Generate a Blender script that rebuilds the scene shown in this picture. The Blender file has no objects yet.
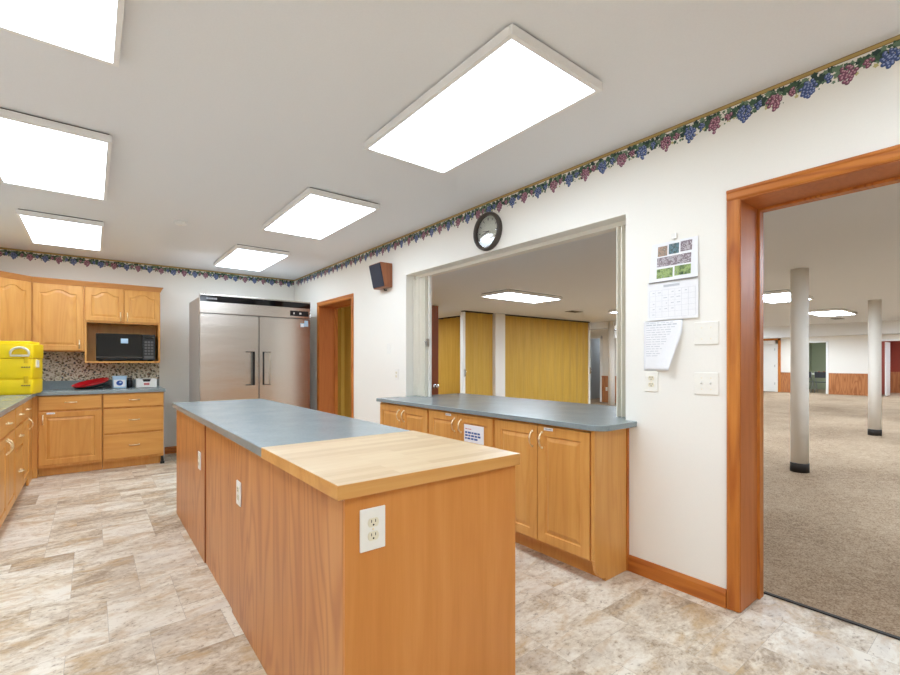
import bpy, bmesh, math, random
from mathutils import Vector, Matrix
random.seed(7)
SC = bpy.context.scene
COL = SC.collection
PI = math.pi

# ------------------------------------------------------------------ helpers
def lin(r, g, b):
    def f(c):
        c /= 255.0
        return c / 12.92 if c <= .04045 else ((c + .055) / 1.055) ** 2.4
    return (f(r), f(g), f(b), 1.0)

class NT:
    def __init__(s, name):
        s.m = bpy.data.materials.new(name); s.m.use_nodes = True
        s.t = s.m.node_tree; s.n = s.t.nodes; s.n.clear()
        s.out = s.n.new('ShaderNodeOutputMaterial')
    def new(s, typ, **kw):
        nd = s.n.new('ShaderNode' + typ)
        for k, v in kw.items():
            if k.startswith('i_'):
                key = k[2:]
                key = int(key) if key.isdigit() else key.replace('_', ' ')
                nd.inputs[key].default_value = v
            else:
                setattr(nd, k, v)
        return nd
    def link(s, a, b): s.t.links.new(a, b)
    def math(s, op, a, b=None, clamp=False):
        nd = s.n.new('ShaderNodeMath'); nd.operation = op; nd.use_clamp = clamp
        for i, x in enumerate((a, b)):
            if x is None: continue
            if isinstance(x, (int, float)): nd.inputs[i].default_value = x
            else: s.link(x, nd.inputs[i])
        return nd.outputs[0]
    def mix(s, f, a, b, blend='MIX'):
        nd = s.n.new('ShaderNodeMix'); nd.data_type = 'RGBA'; nd.blend_type = blend
        for i, x in ((0, f), (6, a), (7, b)):
            if isinstance(x, (int, float)): nd.inputs[i].default_value = x
            elif isinstance(x, tuple): nd.inputs[i].default_value = x
            else: s.link(x, nd.inputs[i])
        return nd.outputs[2]
    def ramp(s, f, stops):
        nd = s.n.new('ShaderNodeValToRGB'); e = nd.color_ramp.elements
        e[0].position, e[0].color = stops[0]; e[1].position, e[1].color = stops[-1]
        for p, c in stops[1:-1]:
            x = e.new(p); x.color = c
        s.link(f, nd.inputs[0]); return nd.outputs[0]
    def bsdf(s, color=None, rough=.5, metal=0., spec=.5, bump=None, bstr=.2, bdist=.002, coat=0.):
        b = s.n.new('ShaderNodeBsdfPrincipled')
        if color is not None:
            if isinstance(color, tuple): b.inputs['Base Color'].default_value = color
            else: s.link(color, b.inputs['Base Color'])
        if isinstance(rough, (int, float)): b.inputs['Roughness'].default_value = rough
        else: s.link(rough, b.inputs['Roughness'])
        b.inputs['Metallic'].default_value = metal
        b.inputs['Specular IOR Level'].default_value = spec
        b.inputs['Coat Weight'].default_value = coat
        if bump is not None:
            bp = s.n.new('ShaderNodeBump'); bp.inputs['Strength'].default_value = bstr
            bp.inputs['Distance'].default_value = bdist
            s.link(bump, bp.inputs['Height']); s.link(bp.outputs[0], b.inputs['Normal'])
        s.link(b.outputs[0], s.out.inputs[0]); return b
    def coords(s, scale, rnd=True):
        tc = s.n.new('ShaderNodeTexCoord'); mp = s.n.new('ShaderNodeMapping')
        mp.inputs['Scale'].default_value = scale
        if rnd:
            oi = s.n.new('ShaderNodeObjectInfo')
            r = s.math('MULTIPLY', oi.outputs['Random'], 17.0)
            va = s.n.new('ShaderNodeVectorMath'); va.operation = 'ADD'
            s.link(tc.outputs['Object'], va.inputs[0]); s.link(r, va.inputs[1])
            s.link(va.outputs[0], mp.inputs[0])
        else:
            s.link(tc.outputs['Object'], mp.inputs[0])
        return mp.outputs[0]
    def noise(s, vec, scale=1., detail=4., rough=.5, dist=0.):
        nd = s.n.new('ShaderNodeTexNoise')
        nd.inputs['Scale'].default_value = scale; nd.inputs['Detail'].default_value = detail
        nd.inputs['Roughness'].default_value = rough; nd.inputs['Distortion'].default_value = dist
        s.link(vec, nd.inputs['Vector']); return nd.outputs['Fac']

def plain(name, rgb, rough=.5, metal=0., spec=.5, coat=0., grain=0., gscale=60.):
    t = NT(name); v = t.coords((1, 1, 1)); n = t.noise(v, gscale, 3)
    a = grain or .03
    c = lin(*rgb); lo = tuple(x * (1 - a) for x in c[:3]) + (1,); hi = tuple(min(1, x * (1 + a)) for x in c[:3]) + (1,)
    t.bsdf(t.mix(n, lo, hi), rough, metal, spec, bump=n if grain else None, bstr=.1, coat=coat)
    return t.m

def emit(name, rgb, strength):
    t = NT(name); e = t.new('Emission'); e.inputs[0].default_value = lin(*rgb); e.inputs[1].default_value = strength
    t.link(e.outputs[0], t.out.inputs[0]); return t.m

def wood(name, dark, base, light, axis='z', rough=.35, cath=.35, figure=1.0, spec=.4):
    k = {'x': (1, 12, 12), 'y': (12, 1, 12), 'z': (12, 12, 1)}[axis]
    t = NT(name)
    v = t.coords(tuple(q * .55 for q in k))
    n1 = t.noise(v, 1.3 * figure, 5, .55, .6)
    v2 = t.coords(tuple(q * 6 if q > 1 else q * 2.2 for q in k))
    n2 = t.noise(v2, 2.2, 3, .6)
    # cathedral figure: bands of a slowly warped field
    v3 = t.coords(tuple(q * .42 if q > 1 else .55 for q in k))
    n3 = t.noise(v3, .8, 2, .4, .2)
    rings = t.math('SINE', t.math('MULTIPLY', n3, 95.))
    rings = t.math('POWER', t.math('MULTIPLY_ADD', rings, .5) if False else t.math('ADD', t.math('MULTIPLY', rings, .5), .5), 3.)
    f = t.math('ADD', t.math('MULTIPLY', n1, .75), t.math('MULTIPLY', n2, .25))
    c = t.ramp(f, [(.25, lin(*dark)), (.5, lin(*base)), (.75, lin(*light))])
    c = t.mix(t.math('MULTIPLY', rings, cath), c, t.mix(1., c, lin(*dark), 'MULTIPLY'))
    t.bsdf(c, rough, 0, spec, bump=n2, bstr=.05, bdist=.001)
    return t.m

class MB:
    """collects polygons for ONE mesh"""
    def __init__(s, o=(0, 0, 0)):
        s.v = []; s.f = []; s.mi = []; s.o = Vector(o); s.sm = []
    def add(s, vs, fs, m=0, smooth=False):
        b = len(s.v)
        s.v += [tuple(Vector(p) - s.o) for p in vs]
        for f in fs:
            s.f.append(tuple(b + i for i in f)); s.mi.append(m); s.sm.append(smooth)
        return s
    def box(s, x0, x1, y0, y1, z0, z1, m=0):
        vs = [(x, y, z) for z in (z0, z1) for y in (y0, y1) for x in (x0, x1)]
        return s.add(vs, [(0, 2, 3, 1), (4, 5, 7, 6), (0, 1, 5, 4), (2, 6, 7, 3), (0, 4, 6, 2), (1, 3, 7, 5)], m)
    def prism(s, poly, axis, a0, a1, m=0, smooth=False):
        n = len(poly)
        def P(p, a):
            return {'x': (a, p[0], p[1]), 'y': (p[0], a, p[1]), 'z': (p[0], p[1], a)}[axis]
        vs = [P(p, a0) for p in poly] + [P(p, a1) for p in poly]
        s.add(vs, [tuple(range(n)), tuple(range(2 * n - 1, n - 1, -1))], m)
        return s.add(vs, [(i, (i + 1) % n, n + (i + 1) % n, n + i) for i in range(n)], m, smooth)
    def tube(s, pts, r, n=8, m=0, caps=True):
        pts = [Vector(p) for p in pts]; rings = []
        rs = r if isinstance(r, (list, tuple)) else [r] * len(pts)
        for i, p in enumerate(pts):
            d = (pts[min(i + 1, len(pts) - 1)] - pts[max(i - 1, 0)]).normalized()
            u = d.cross(Vector((0, 0, 1)))
            if u.length < .05: u = d.cross(Vector((0, 1, 0)))
            u.normalize(); w = d.cross(u)
            rings.append([p + (u * math.cos(2 * PI * k / n) + w * math.sin(2 * PI * k / n)) * rs[i] for k in range(n)])
        vs = [q for r_ in rings for q in r_]
        fs = [(i * n + k, i * n + (k + 1) % n, (i + 1) * n + (k + 1) % n, (i + 1) * n + k) for i in range(len(pts) - 1) for k in range(n)]
        s.add(vs, fs, m, True)
        if caps: s.add(rings[0], [tuple(range(n))], m); s.add(rings[-1], [tuple(range(n))], m)
        return s
    def lathe(s, prof, c=(0, 0, 0), axis='z', n=32, m=0):
        vs = []
        for r, h in prof:
            for k in range(n):
                a = 2 * PI * k / n; p = (r * math.cos(a), r * math.sin(a), h)
                if axis == 'x': p = (p[2], p[0], p[1])
                elif axis == 'y': p = (p[0], p[2], p[1])
                vs.append((p[0] + c[0], p[1] + c[1], p[2] + c[2]))
        L = len(prof)
        s.add(vs, [(i * n + k, i * n + (k + 1) % n, (i + 1) * n + (k + 1) % n, (i + 1) * n + k) for i in range(L - 1) for k in range(n)], m, True)
        if prof[0][0] > 1e-5: s.add(vs[:n], [tuple(range(n))], m)
        if prof[-1][0] > 1e-5: s.add(vs[-n:], [tuple(range(n))], m)
        return s
    def build(s, name, mats, parent=None, bevel=0., seg=2, label=None, kind=None, recalc=True, loc=None, weld=True):
        me = bpy.data.meshes.new(name); me.from_pydata(s.v, [], s.f)
        if not isinstance(mats, (list, tuple)): mats = [mats]
        for m in mats: me.materials.append(m)
        me.polygons.foreach_set('material_index', s.mi); me.polygons.foreach_set('use_smooth', s.sm)
        if recalc:
            bm = bmesh.new(); bm.from_mesh(me)
            if weld: bmesh.ops.remove_doubles(bm, verts=bm.verts, dist=1e-5)
            bmesh.ops.recalc_face_normals(bm, faces=bm.faces); bm.to_mesh(me); bm.free()
        o = bpy.data.objects.new(name, me); COL.objects.link(o)
        if parent is not None: o.parent = parent
        if loc is not None: o.location = loc
        if bevel:
            md = o.modifiers.new('bevel', 'BEVEL'); md.width = bevel; md.segments = seg
            md.limit_method = 'ANGLE'; md.angle_limit = math.radians(40); md.harden_normals = False
        if label: o['label'] = label
        if kind: o['kind'] = kind
        return o

def thing(name, label, cat, loc=(0, 0, 0), rz=0., group=None, kind=None):
    o = bpy.data.objects.new(name, None); COL.objects.link(o); o.location = loc; o.rotation_euler = (0, 0, rz)
    o.empty_display_size = .05
    return tag(o, label, cat, group, kind)
def tag(o, label, cat, group=None, kind=None):
    o['label'] = label; o['category'] = cat
    if group: o['group'] = group
    if kind: o['kind'] = kind
    return o
def struct(mb, name, mats, bevel=0., parent=None, **kw):
    return mb.build(name, mats, parent, bevel, kind='structure', **kw)
def copy_tree(o, parent=None):
    c = o.copy(); COL.objects.link(c); c.parent = parent
    for ch in list(o.children): copy_tree(ch, c)
    return c

# ------------------------------------------------------------------ materials
M = {}
M['wall'] = plain('wall_paint', (243, 240, 232), .75, spec=.25, grain=.02, gscale=180)
M['ceil'] = plain('ceiling_paint', (236, 237, 239), .9, spec=.1, grain=.03, gscale=120)
M['ceil_hall'] = plain('hall_ceiling_paint', (230, 232, 234), .9, spec=.1, grain=.03, gscale=120)
M['hallwall'] = plain('hall_wall_paint', (235, 229, 218), .8, spec=.2, grain=.02, gscale=150)
M['soffit'] = plain('bulkhead_paint', (238, 238, 236), .7, spec=.2)
M['white'] = plain('white_enamel', (238, 236, 230), .4)
M['offwhite'] = plain('ivory_plastic', (242, 239, 230), .4)
M['cream'] = plain('cream_plastic', (233, 225, 200), .45)
M['paper'] = plain('paper_white', (240, 240, 242), .9, spec=.1)
M['black'] = plain('black_plastic', (18, 18, 20), .3)
M['darkslot'] = plain('dark_slot', (40, 34, 28), .6)
M['gloss_black'] = plain('gloss_black', (6, 6, 8), .08)
M['rubber'] = plain('black_rubber', (38, 33, 30), .65)
M['frame_lamp'] = plain('lamp_frame_white', (243, 242, 240), .5)
M['lamp'] = emit('lamp_diffuser', (227, 240, 254), 9.6)
M['lamp_hall'] = emit('hall_lamp_diffuser', (220, 237, 255), 33.0)
for _k, _ax, _c in (('cab', 'z', .14), ('cabx', 'x', .10), ('caby', 'y', .10)):
    M[_k] = wood('maple_' + _ax, (204, 143, 72), (216, 157, 83), (227, 172, 98), _ax, cath=_c)
M['crown'] = wood('maple_crown', (186, 124, 66), (198, 138, 80), (208, 152, 92), 'x', cath=.1)
M['isl'] = wood('oak_panel_vertical', (184, 120, 66), (199, 135, 78), (210, 150, 92), 'z', cath=.36, figure=.8)
M['isl_end'] = wood('oak_end_panel', (200, 128, 56), (210, 138, 66), (219, 150, 78), 'z', cath=.05, figure=1.6)
for _k, _ax in (('trimz', 'z'), ('trimy', 'y'), ('trimx', 'x')):
    M[_k] = wood('oak_trim_' + _ax, (172, 98, 36), (196, 118, 46), (214, 142, 66), _ax, cath=.4, figure=1.3, rough=.44)
M['jamb'] = wood('oak_jamb_veneer', (180, 102, 48), (192, 114, 56), (202, 126, 66), 'z', cath=.1, rough=.48)
M['doorleaf'] = wood('door_veneer', (128, 64, 34), (146, 76, 42), (158, 88, 50), 'z', cath=.1, rough=.35)
M['wains'] = wood('wainscot_veneer', (160, 96, 54), (184, 120, 72), (198, 136, 86), 'z', cath=.4, figure=2.)
M['speakerwood'] = wood('speaker_walnut', (128, 76, 48), (158, 98, 64), (176, 116, 80), 'z', cath=.2)
M['steel_legs'] = plain('grey_metal', (150, 148, 144), .35, metal=.8)
M['brass'] = plain('satin_brass', (246, 230, 196), .3, metal=1.)
M['chrome'] = plain('chrome', (225, 225, 225), .12, metal=1.)
M['red'] = plain('red_enamel', (205, 22, 36), .25, coat=.4)
M['bronze'] = plain('dark_bronze', (74, 66, 60), .35)
M['yellow'] = plain('yellow_polyethylene', (250, 218, 8), .42, grain=.02, gscale=300)
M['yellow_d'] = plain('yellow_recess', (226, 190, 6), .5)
M['green_room'] = plain('olive_green_paint', (150, 152, 124), .8)
M['red_room'] = plain('brick_red_paint', (150, 66, 48), .8)
M['grey_room'] = plain('grey_paint', (196, 194, 190), .8)
M['gold_line'] = plain('border_gold', (190, 162, 100), .7)
M['gold_dark'] = plain('border_umber', (132, 104, 62), .7)
M['bluegrape'] = plain('grape_blue', (66, 86, 140), .6)
M['bluegrape2'] = plain('grape_blue_light', (150, 164, 206), .6)
M['redgrape'] = plain('grape_burgundy', (134, 80, 104), .6)
M['redgrape2'] = plain('grape_pink', (204, 160, 172), .6)
M['leaf1'] = plain('vine_green', (66, 96, 74), .6)
M['leaf2'] = plain('vine_green_dark', (44, 68, 62), .6)
M['leaf3'] = plain('vine_green_light', (112, 138, 112), .6)
M['leaf4'] = plain('vine_yellow', (202, 194, 138), .6)
M['blueprint'] = plain('blue_print', (58, 92, 158), .7)
M['redprint'] = plain('pink_print', (206, 120, 120), .7)
M['faint'] = plain('faint_print', (198, 200, 206), .8)
M['keys'] = plain('dim_keys', (96, 96, 96), .5)
M['greyprint'] = plain('grey_print', (168, 170, 176), .8)
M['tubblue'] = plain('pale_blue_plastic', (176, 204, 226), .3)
M['logo_blue'] = plain('royal_blue_print', (36, 76, 156), .4)
M['chair_dark'] = plain('charcoal_vinyl', (44, 46, 52), .45)

def counter_mat(name, a, b):
    t = NT(name); v = t.coords((1, 1, 1), False)
    n = t.noise(v, 5, 6, .6); n2 = t.noise(v, 90, 4, .7)
    f = t.math('ADD', t.math('MULTIPLY', n, .5), t.math('MULTIPLY', n2, .5))
    t.bsdf(t.ramp(f, [(.35, lin(*a)), (.65, lin(*b))]), .24, 0, .5); return t.m
M['lam'] = counter_mat('blue_grey_laminate', (126, 140, 144), (144, 156, 158))

def butcher():
    t = NT('butcher_block'); tc = t.new('TexCoord')
    br = t.new('TexBrick', offset=.37, offset_frequency=2, squash=1.)
    br.inputs['Color1'].default_value = (0, 0, 0, 1); br.inputs['Color2'].default_value = (1, 1, 1, 1); br.inputs['Mortar'].default_value = (.4, .4, .4, 1)
    br.inputs['Scale'].default_value = 1.; br.inputs['Mortar Size'].default_value = .0002
    br.inputs['Brick Width'].default_value = .42; br.inputs['Row Height'].default_value = .042
    t.link(tc.outputs['Object'], br.inputs['Vector'])
    v = t.coords((3, 30, 30), False); n = t.noise(v, 3, 4, .6)
    f = t.math('ADD', t.math('MULTIPLY', br.outputs['Color'], .45), t.math('MULTIPLY', n, .55))
    t.bsdf(t.ramp(f, [(.2, lin(190, 161, 122)), (.5, lin(201, 174, 136)), (.8, lin(209, 186, 150))]), .4, 0, .35); return t.m
M['butcher'] = butcher()
M['butcher_edge'] = wood('butcher_edge', (196, 138, 70), (212, 154, 84), (222, 168, 98), 'x', cath=.1)

def vinyl():
    t = NT('vinyl_stone_tile')
    at = t.new('Attribute', attribute_name='tile')
    tc = t.new('TexCoord')
    va = t.new('VectorMath', operation='ADD'); t.link(tc.outputs['Object'], va.inputs[0]); t.link(at.outputs['Vector'], va.inputs[1])
    sep = t.new('SeparateXYZ'); t.link(at.outputs['Vector'], sep.inputs[0])
    def mp(sc):
        m = t.new('Mapping'); m.inputs['Scale'].default_value = sc; t.link(va.outputs[0], m.inputs[0]); return m.outputs[0]
    n1 = t.noise(mp((2.6, 5.0, 1)), 1., 6, .66, .7)
    n2 = t.noise(mp((3.2, 6.5, 1)), 1.2, 7, .68, .9)
    n3 = t.noise(mp((34, 48, 1)), 1., 5, .72, .4)
    n4 = t.noise(mp((2.0, 3.6, 1)), 1.3, 4, .6, .6)
    rnd = t.math('FRACT', t.math('MULTIPLY', sep.outputs[0], 3.7))
    f = t.math('ADD', t.math('MULTIPLY', n1, 1.0), t.math('MULTIPLY', t.math('SUBTRACT', rnd, .5), .18))
    f = t.math('ADD', f, t.math('MULTIPLY', t.math('SUBTRACT', n3, .5), .55))
    c = t.ramp(f, [(.26, lin(150, 129, 106)), (.39, lin(188, 170, 146)), (.50, lin(216, 204, 184)), (.64, lin(234, 227, 212))])
    tan = t.ramp(n2, [(.5, (0, 0, 0, 1)), (.66, (1, 1, 1, 1))])
    c = t.mix(t.math('MULTIPLY', tan, .72), c, lin(196, 164, 118))
    gry = t.ramp(n4, [(.52, (0, 0, 0, 1)), (.68, (1, 1, 1, 1))])
    c = t.mix(t.math('MULTIPLY', gry, .4), c, lin(190, 178, 164))
    pit = t.ramp(n3, [(.33, (1, 1, 1, 1)), (.41, (0, 0, 0, 1))])
    c = t.mix(t.math('MULTIPLY', pit, .6), c, lin(134, 116, 98))
    t.bsdf(c, .42, 0, .35, bump=n3, bstr=.08, bdist=.002); return t.m
M['vinyl'] = vinyl()
M['grout'] = plain('vinyl_seam', (172, 160, 146), .6)

def carpet():
    t = NT('carpet_loop'); v = t.coords((1, 1, 1), False)
    n = t.noise(v, 95, 4, .75); n2 = t.noise(v, 1.1, 4, .6); n3 = t.noise(v, 16, 4, .6)
    f = t.math('ADD', t.math('MULTIPLY', n, .62), t.math('ADD', t.math('MULTIPLY', n2, .2), t.math('MULTIPLY', n3, .18)))
    t.bsdf(t.ramp(f, [(.34, lin(96, 76, 58)), (.5, lin(156, 133, 108)), (.66, lin(198, 178, 152))]), .95, 0, .1, bump=n, bstr=.5, bdist=.004); return t.m
M['carpet'] = carpet()

def stainless():
    t = NT('brushed_stainless'); v = t.coords((1.2, 1.2, 160)); n = t.noise(v, 2, 3, .6)
    v2 = t.coords((.35, .35, 2.2)); n2 = t.noise(v2, 1.5, 2, .5)
    t.bsdf(t.mix(n, lin(206, 199, 190), lin(222, 216, 208)), t.math('ADD', t.math('MULTIPLY', n, .10), .20), 1., .5, bump=t.math('ADD', t.math('MULTIPLY', n, .03), n2), bstr=.35, bdist=.02); return t.m
M['steel'] = stainless()
M['steel_side'] = plain('galvanised_side', (188, 186, 182), .5, metal=.35)

def vinyl_fold(name, a, b, c3):
    t = NT(name); v = t.coords((9, 9, .5), False); n = t.noise(v, 3, 3, .5)
    v2 = t.coords((220, 220, 40), False); n2 = t.noise(v2, 1, 2, .5)
    f = t.math('ADD', t.math('MULTIPLY', n, .9), t.math('MULTIPLY', n2, .1))
    t.bsdf(t.ramp(f, [(.3, lin(*a)), (.5, lin(*b)), (.7, lin(*c3))]), .5, 0, .3); return t.m
M['fold'] = vinyl_fold('ochre_folding_vinyl', (190, 148, 58), (197, 155, 63), (204, 162, 70))
M['fold_white'] = plain('white_folding_vinyl', (236, 231, 218), .45)

def splash():
    t = NT('leafy_wallpaper'); v = t.coords((1, 1, 1), False)
    w = t.noise(v, 18, 3, .6)
    va = t.new('VectorMath', operation='MULTIPLY_ADD')
    cmb = t.new('CombineXYZ'); t.link(w, cmb.inputs[0]); t.link(t.noise(v, 23, 3), cmb.inputs[2])
    t.link(cmb.outputs[0], va.inputs[0]); va.inputs[1].default_value = (.06, 0, .06); t.link(v, va.inputs[2])
    vo = t.new('TexVoronoi', feature='F1'); vo.inputs['Scale'].default_value = 36; t.link(va.outputs[0], vo.inputs['Vector'])
    vo2 = t.new('TexVoronoi', feature='F1'); vo2.inputs['Scale'].default_value = 44; t.link(va.outputs[0], vo2.inputs['Vector'])
    spots = t.ramp(vo.outputs['Distance'], [(.36, (1, 1, 1, 1)), (.47, (0, 0, 0, 1))])
    spots2 = t.ramp(vo2.outputs['Distance'], [(.36, (1, 1, 1, 1)), (.5, (0, 0, 0, 1))])
    sp = t.new('SeparateColor'); t.link(vo.outputs['Color'], sp.inputs[0])
    sc = t.ramp(sp.outputs[0], [(.2, lin(96, 92, 72)), (.5, lin(146, 128, 98)), (.75, lin(148, 112, 90)), (.9, lin(92, 98, 100))])
    c = t.mix(spots2, lin(230, 222, 204), lin(196, 186, 158))
    c = t.mix(spots, c, sc)
    t.bsdf(c, .7, 0, .2); return t.m
M['splash'] = splash()

def glassmat():
    t = NT('clear_glass'); g = t.new('BsdfGlass'); g.inputs['IOR'].default_value = 1.3; g.inputs['Roughness'].default_value = 0.
    tr = t.new('BsdfTransparent'); gl = t.new('BsdfGlossy'); gl.inputs['Roughness'].default_value = .02
    mx = t.new('MixShader'); fr = t.new('Value'); fr.outputs[0].default_value = .16
    t.link(fr.outputs[0], mx.inputs[0]); t.link(tr.outputs[0], mx.inputs[1]); t.link(gl.outputs[0], mx.inputs[2])
    t.link(mx.outputs[0], t.out.inputs[0]); return t.m
M['glass'] = glassmat()

def photo(name, cols, scale=60):
    t = NT(name); v = t.coords((1, 1, 1), False); n = t.noise(v, scale, 4, .7)
    st = [(.3 + .4 * i / (len(cols) - 1), lin(*c)) for i, c in enumerate(cols)]
    t.bsdf(t.ramp(n, st), .5, 0, .2); return t.m
M['ph1'] = photo('photo_group', [(70, 60, 58), (190, 160, 140), (120, 110, 96), (226, 214, 204)], 90)
M['ph2'] = photo('photo_teal', [(50, 70, 84), (110, 140, 150), (60, 66, 60), (170, 180, 186)], 90)
M['ph3'] = photo('photo_crowd', [(50, 46, 52), (200, 192, 196), (104, 84, 92), (236, 230, 234)], 60)
M['ph4'] = photo('photo_lawn', [(60, 80, 58), (120, 140, 90), (164, 184, 116), (120, 128, 130)], 40)

# ------------------------------------------------------------------ dimensions (metres; camera above the origin)
XR, XH = 2.57, 2.84          # kitchen face and hall face of the dividing wall
XL, YB, YF = -1.17, 7.35, -2.4
ZC, ZH = 2.59, 2.335         # kitchen / hall ceiling
XF, YP = 22.8, 7.31          # hall far wall, partition line

# ------------------------------------------------------------------ room shell
def wall_with_openings(mb, axis, a0, a1, s0, s1, z0, z1, opens, m=0):
    """opens: (lo, hi, zlo, zhi) along the wall's length"""
    def bx(p, q, zl, zh):
        if q - p < 1e-4 or zh - zl < 1e-4: return
        if axis == 'x': mb.box(a0, a1, p, q, zl, zh, m)
        else: mb.box(p, q, a0, a1, zl, zh, m)
    cur = s0
    for lo, hi, zl, zh in sorted(opens):
        bx(cur, lo, z0, z1); bx(lo, hi, z0, zl); bx(lo, hi, zh, z1); cur = hi
    bx(cur, s1, z0, z1)

DOOR1 = (-1.0, .90, 0, 2.08); SERV = (1.53, 4.01, .875, 2.17); DOOR2 = (5.28, 6.30, 0, 2.06)
w = MB(); wall_with_openings(w, 'x', XR, XH, -6.0, 10.6, 0, 2.75, [(o[0] - .022, o[1] + .022, o[2], o[3] + .022) if o[2] == 0 else o for o in (DOOR1, SERV, DOOR2)])
struct(w, 'wall_right', M['wall'])
struct(MB().box(XL - .15, XR, YB, YB + .15, 0, 2.75), 'wall_back', M['wall'])
struct(MB().box(XL - .15, XL, YF - .15, YB, 0, 2.75), 'wall_left', M['wall'])
struct(MB().box(XL, XR, YF - .15, YF, 0, 2.75), 'wall_front', M['wall'])
struct(MB().box(XL, XR, YF, YB, ZC, ZC + .1), 'ceiling', M['ceil'])

# kitchen floor: one mesh of modular sheet-vinyl stones on a 15 cm grid
def floor_mesh():
    g = .152; x0, y0, x1, y1 = -1.18, -2.45, 2.89, 7.36
    ox = -.09 - math.ceil((-.09 - x0) / g) * g; oy = y0
    nx = int(math.ceil((x1 - ox) / g)); ny = int(math.ceil((y1 - oy) / g))
    used = [[False] * ny for _ in range(nx)]; rnd = random.Random(11)
    mb = MB(); mb.add([(x0, y0, -.001), (x1, y0, -.001), (x1, y1, -.001), (x0, y1, -.001)], [(0, 1, 2, 3)], 1)
    mb.box(x0, x1, y0, y1, -.1, -.0015, 1)
    tiles = [(0, 0, 0)] * len(mb.f)
    sizes = [(3, 3), (3, 2), (4, 2), (3, 2), (2, 2), (2, 1), (2, 3), (3, 1), (4, 3), (1, 1), (2, 1)]
    for j in range(ny):
        for i in range(nx):
            if used[i][j]: continue
            opts = sizes[:]; rnd.shuffle(opts)
            opts.append((1, 1))
            for a, b in opts:
                if i + a <= nx and j + b <= ny and all(not used[i + p][j + q] for p in range(a) for q in range(b)):
                    break
            else:
                a = b = 1
            for p in range(a):
                for q in range(b): used[i + p][j + q] = True
            e = .0007
            xa, xb = max(x0, ox + i * g + e), min(x1, ox + (i + a) * g - e); ya, yb = oy + j * g + e, min(y1, oy + (j + b) * g - e)
            if xb <= xa or yb <= ya: continue
            mb.add([(xa, ya, 0), (xb, ya, 0), (xb, yb, 0), (xa, yb, 0)], [(0, 1, 2, 3)], 0)
            tiles.append((rnd.uniform(0, 40), rnd.uniform(0, 40), rnd.uniform(0, 40)))
    o = mb.build('floor', [M['vinyl'], M['grout']], kind='structure', recalc=False)
    at = o.data.attributes.new('tile', 'FLOAT_VECTOR', 'FACE')
    for i, t in enumerate(tiles): at.data[i].vector = t
floor_mesh()

# hall shell
struct(MB().box(2.90, 26.6, -6.0, 10.6, -.1, .004), 'floor_hall', M['carpet'])
struct(MB().box(2.885, 2.905, -1.0, .90, -.01, .008), 'trim_threshold', M['rubber'])
struct(MB().box(XH, XF, -6.0, 10.6, ZH, ZH + .12), 'ceiling_hall', M['ceil_hall'])
struct(MB().box(XH, XF + 4, -6.15, -6.0, 0, 2.75), 'wall_hall_near', M['hallwall'])
struct(MB().box(XH, 12.7, 10.6, 10.75, 0, 2.75), 'wall_hall_end', M['hallwall'])
w = MB(); wall_with_openings(w, 'x', 12.7, 12.85, 7.4, 10.6, 0, 2.6, [(8.42, 9.3, 0, 2.03)])
struct(w, 'wall_recess', M['hallwall'])
struct(MB().box(12.85, XF, 7.4, 7.55, 0, 2.6), 'wall_hall_side', M['hallwall'])
w = MB(); wall_with_openings(w, 'x', XF, XF + .15, -6.0, 7.4, 0, 2.6, [(6.68, 7.2, 0, 2.04), (4.98, 5.75, 0, 2.04), (2.30, 3.40, 0, 2.03)])
struct(w, 'wall_far', M['hallwall'])
struct(MB().box(16.2, 16.6, -6.0, 7.4, 2.0, ZH), 'beam_far', M['soffit'])
struct(MB().box(10.75, 11.1, 6.72, 10.6, 2.165, ZH), 'beam_near', M['soffit'])
# side rooms glimpsed through the far openings
struct(MB().box(XF + .15, 26.4, 3.75, 3.9, 0, 2.5), 'wall_green_room_near', M['green_room']); struct(MB().box(XF + .15, 26.4, 6.3, 6.45, 0, 2.5), 'wall_green_room_left', M['green_room']); struct(MB().box(26.4, 26.55, 3.75, 6.45, 0, 2.5), 'wall_green_room_back', M['green_room'])
w = MB(); w.box(XF + .15, 25.9, 3.55, 3.7, 0, 2.5); w.box(XF + .15, 25.9, .4, .55, 0, 2.5); w.box(25.9, 26.05, .4, 3.7, 0, 2.5)
struct(w, 'wall_red_room', M['red_room'])
struct(MB().box(25.86, 25.9, .55, 3.55, .004, .86), 'trim_red_room_panelling', M['wains'])
struct(MB().box(XF + .15, 26.6, .4, 6.5, 2.45, 2.6), 'ceiling_side_rooms', M['ceil_hall'])
w = MB(); w.box(12.85, 15.0, 8.28, 8.4, 0, 2.4); w.box(12.85, 15.0, 9.32, 9.44, 0, 2.4); w.box(15.0, 15.12, 8.28, 9.44, 0, 2.4); w.box(12.85, 15.1, 8.28, 9.44, 2.35, 2.45)
struct(w, 'wall_stairwell', M['grey_room'])
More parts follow.
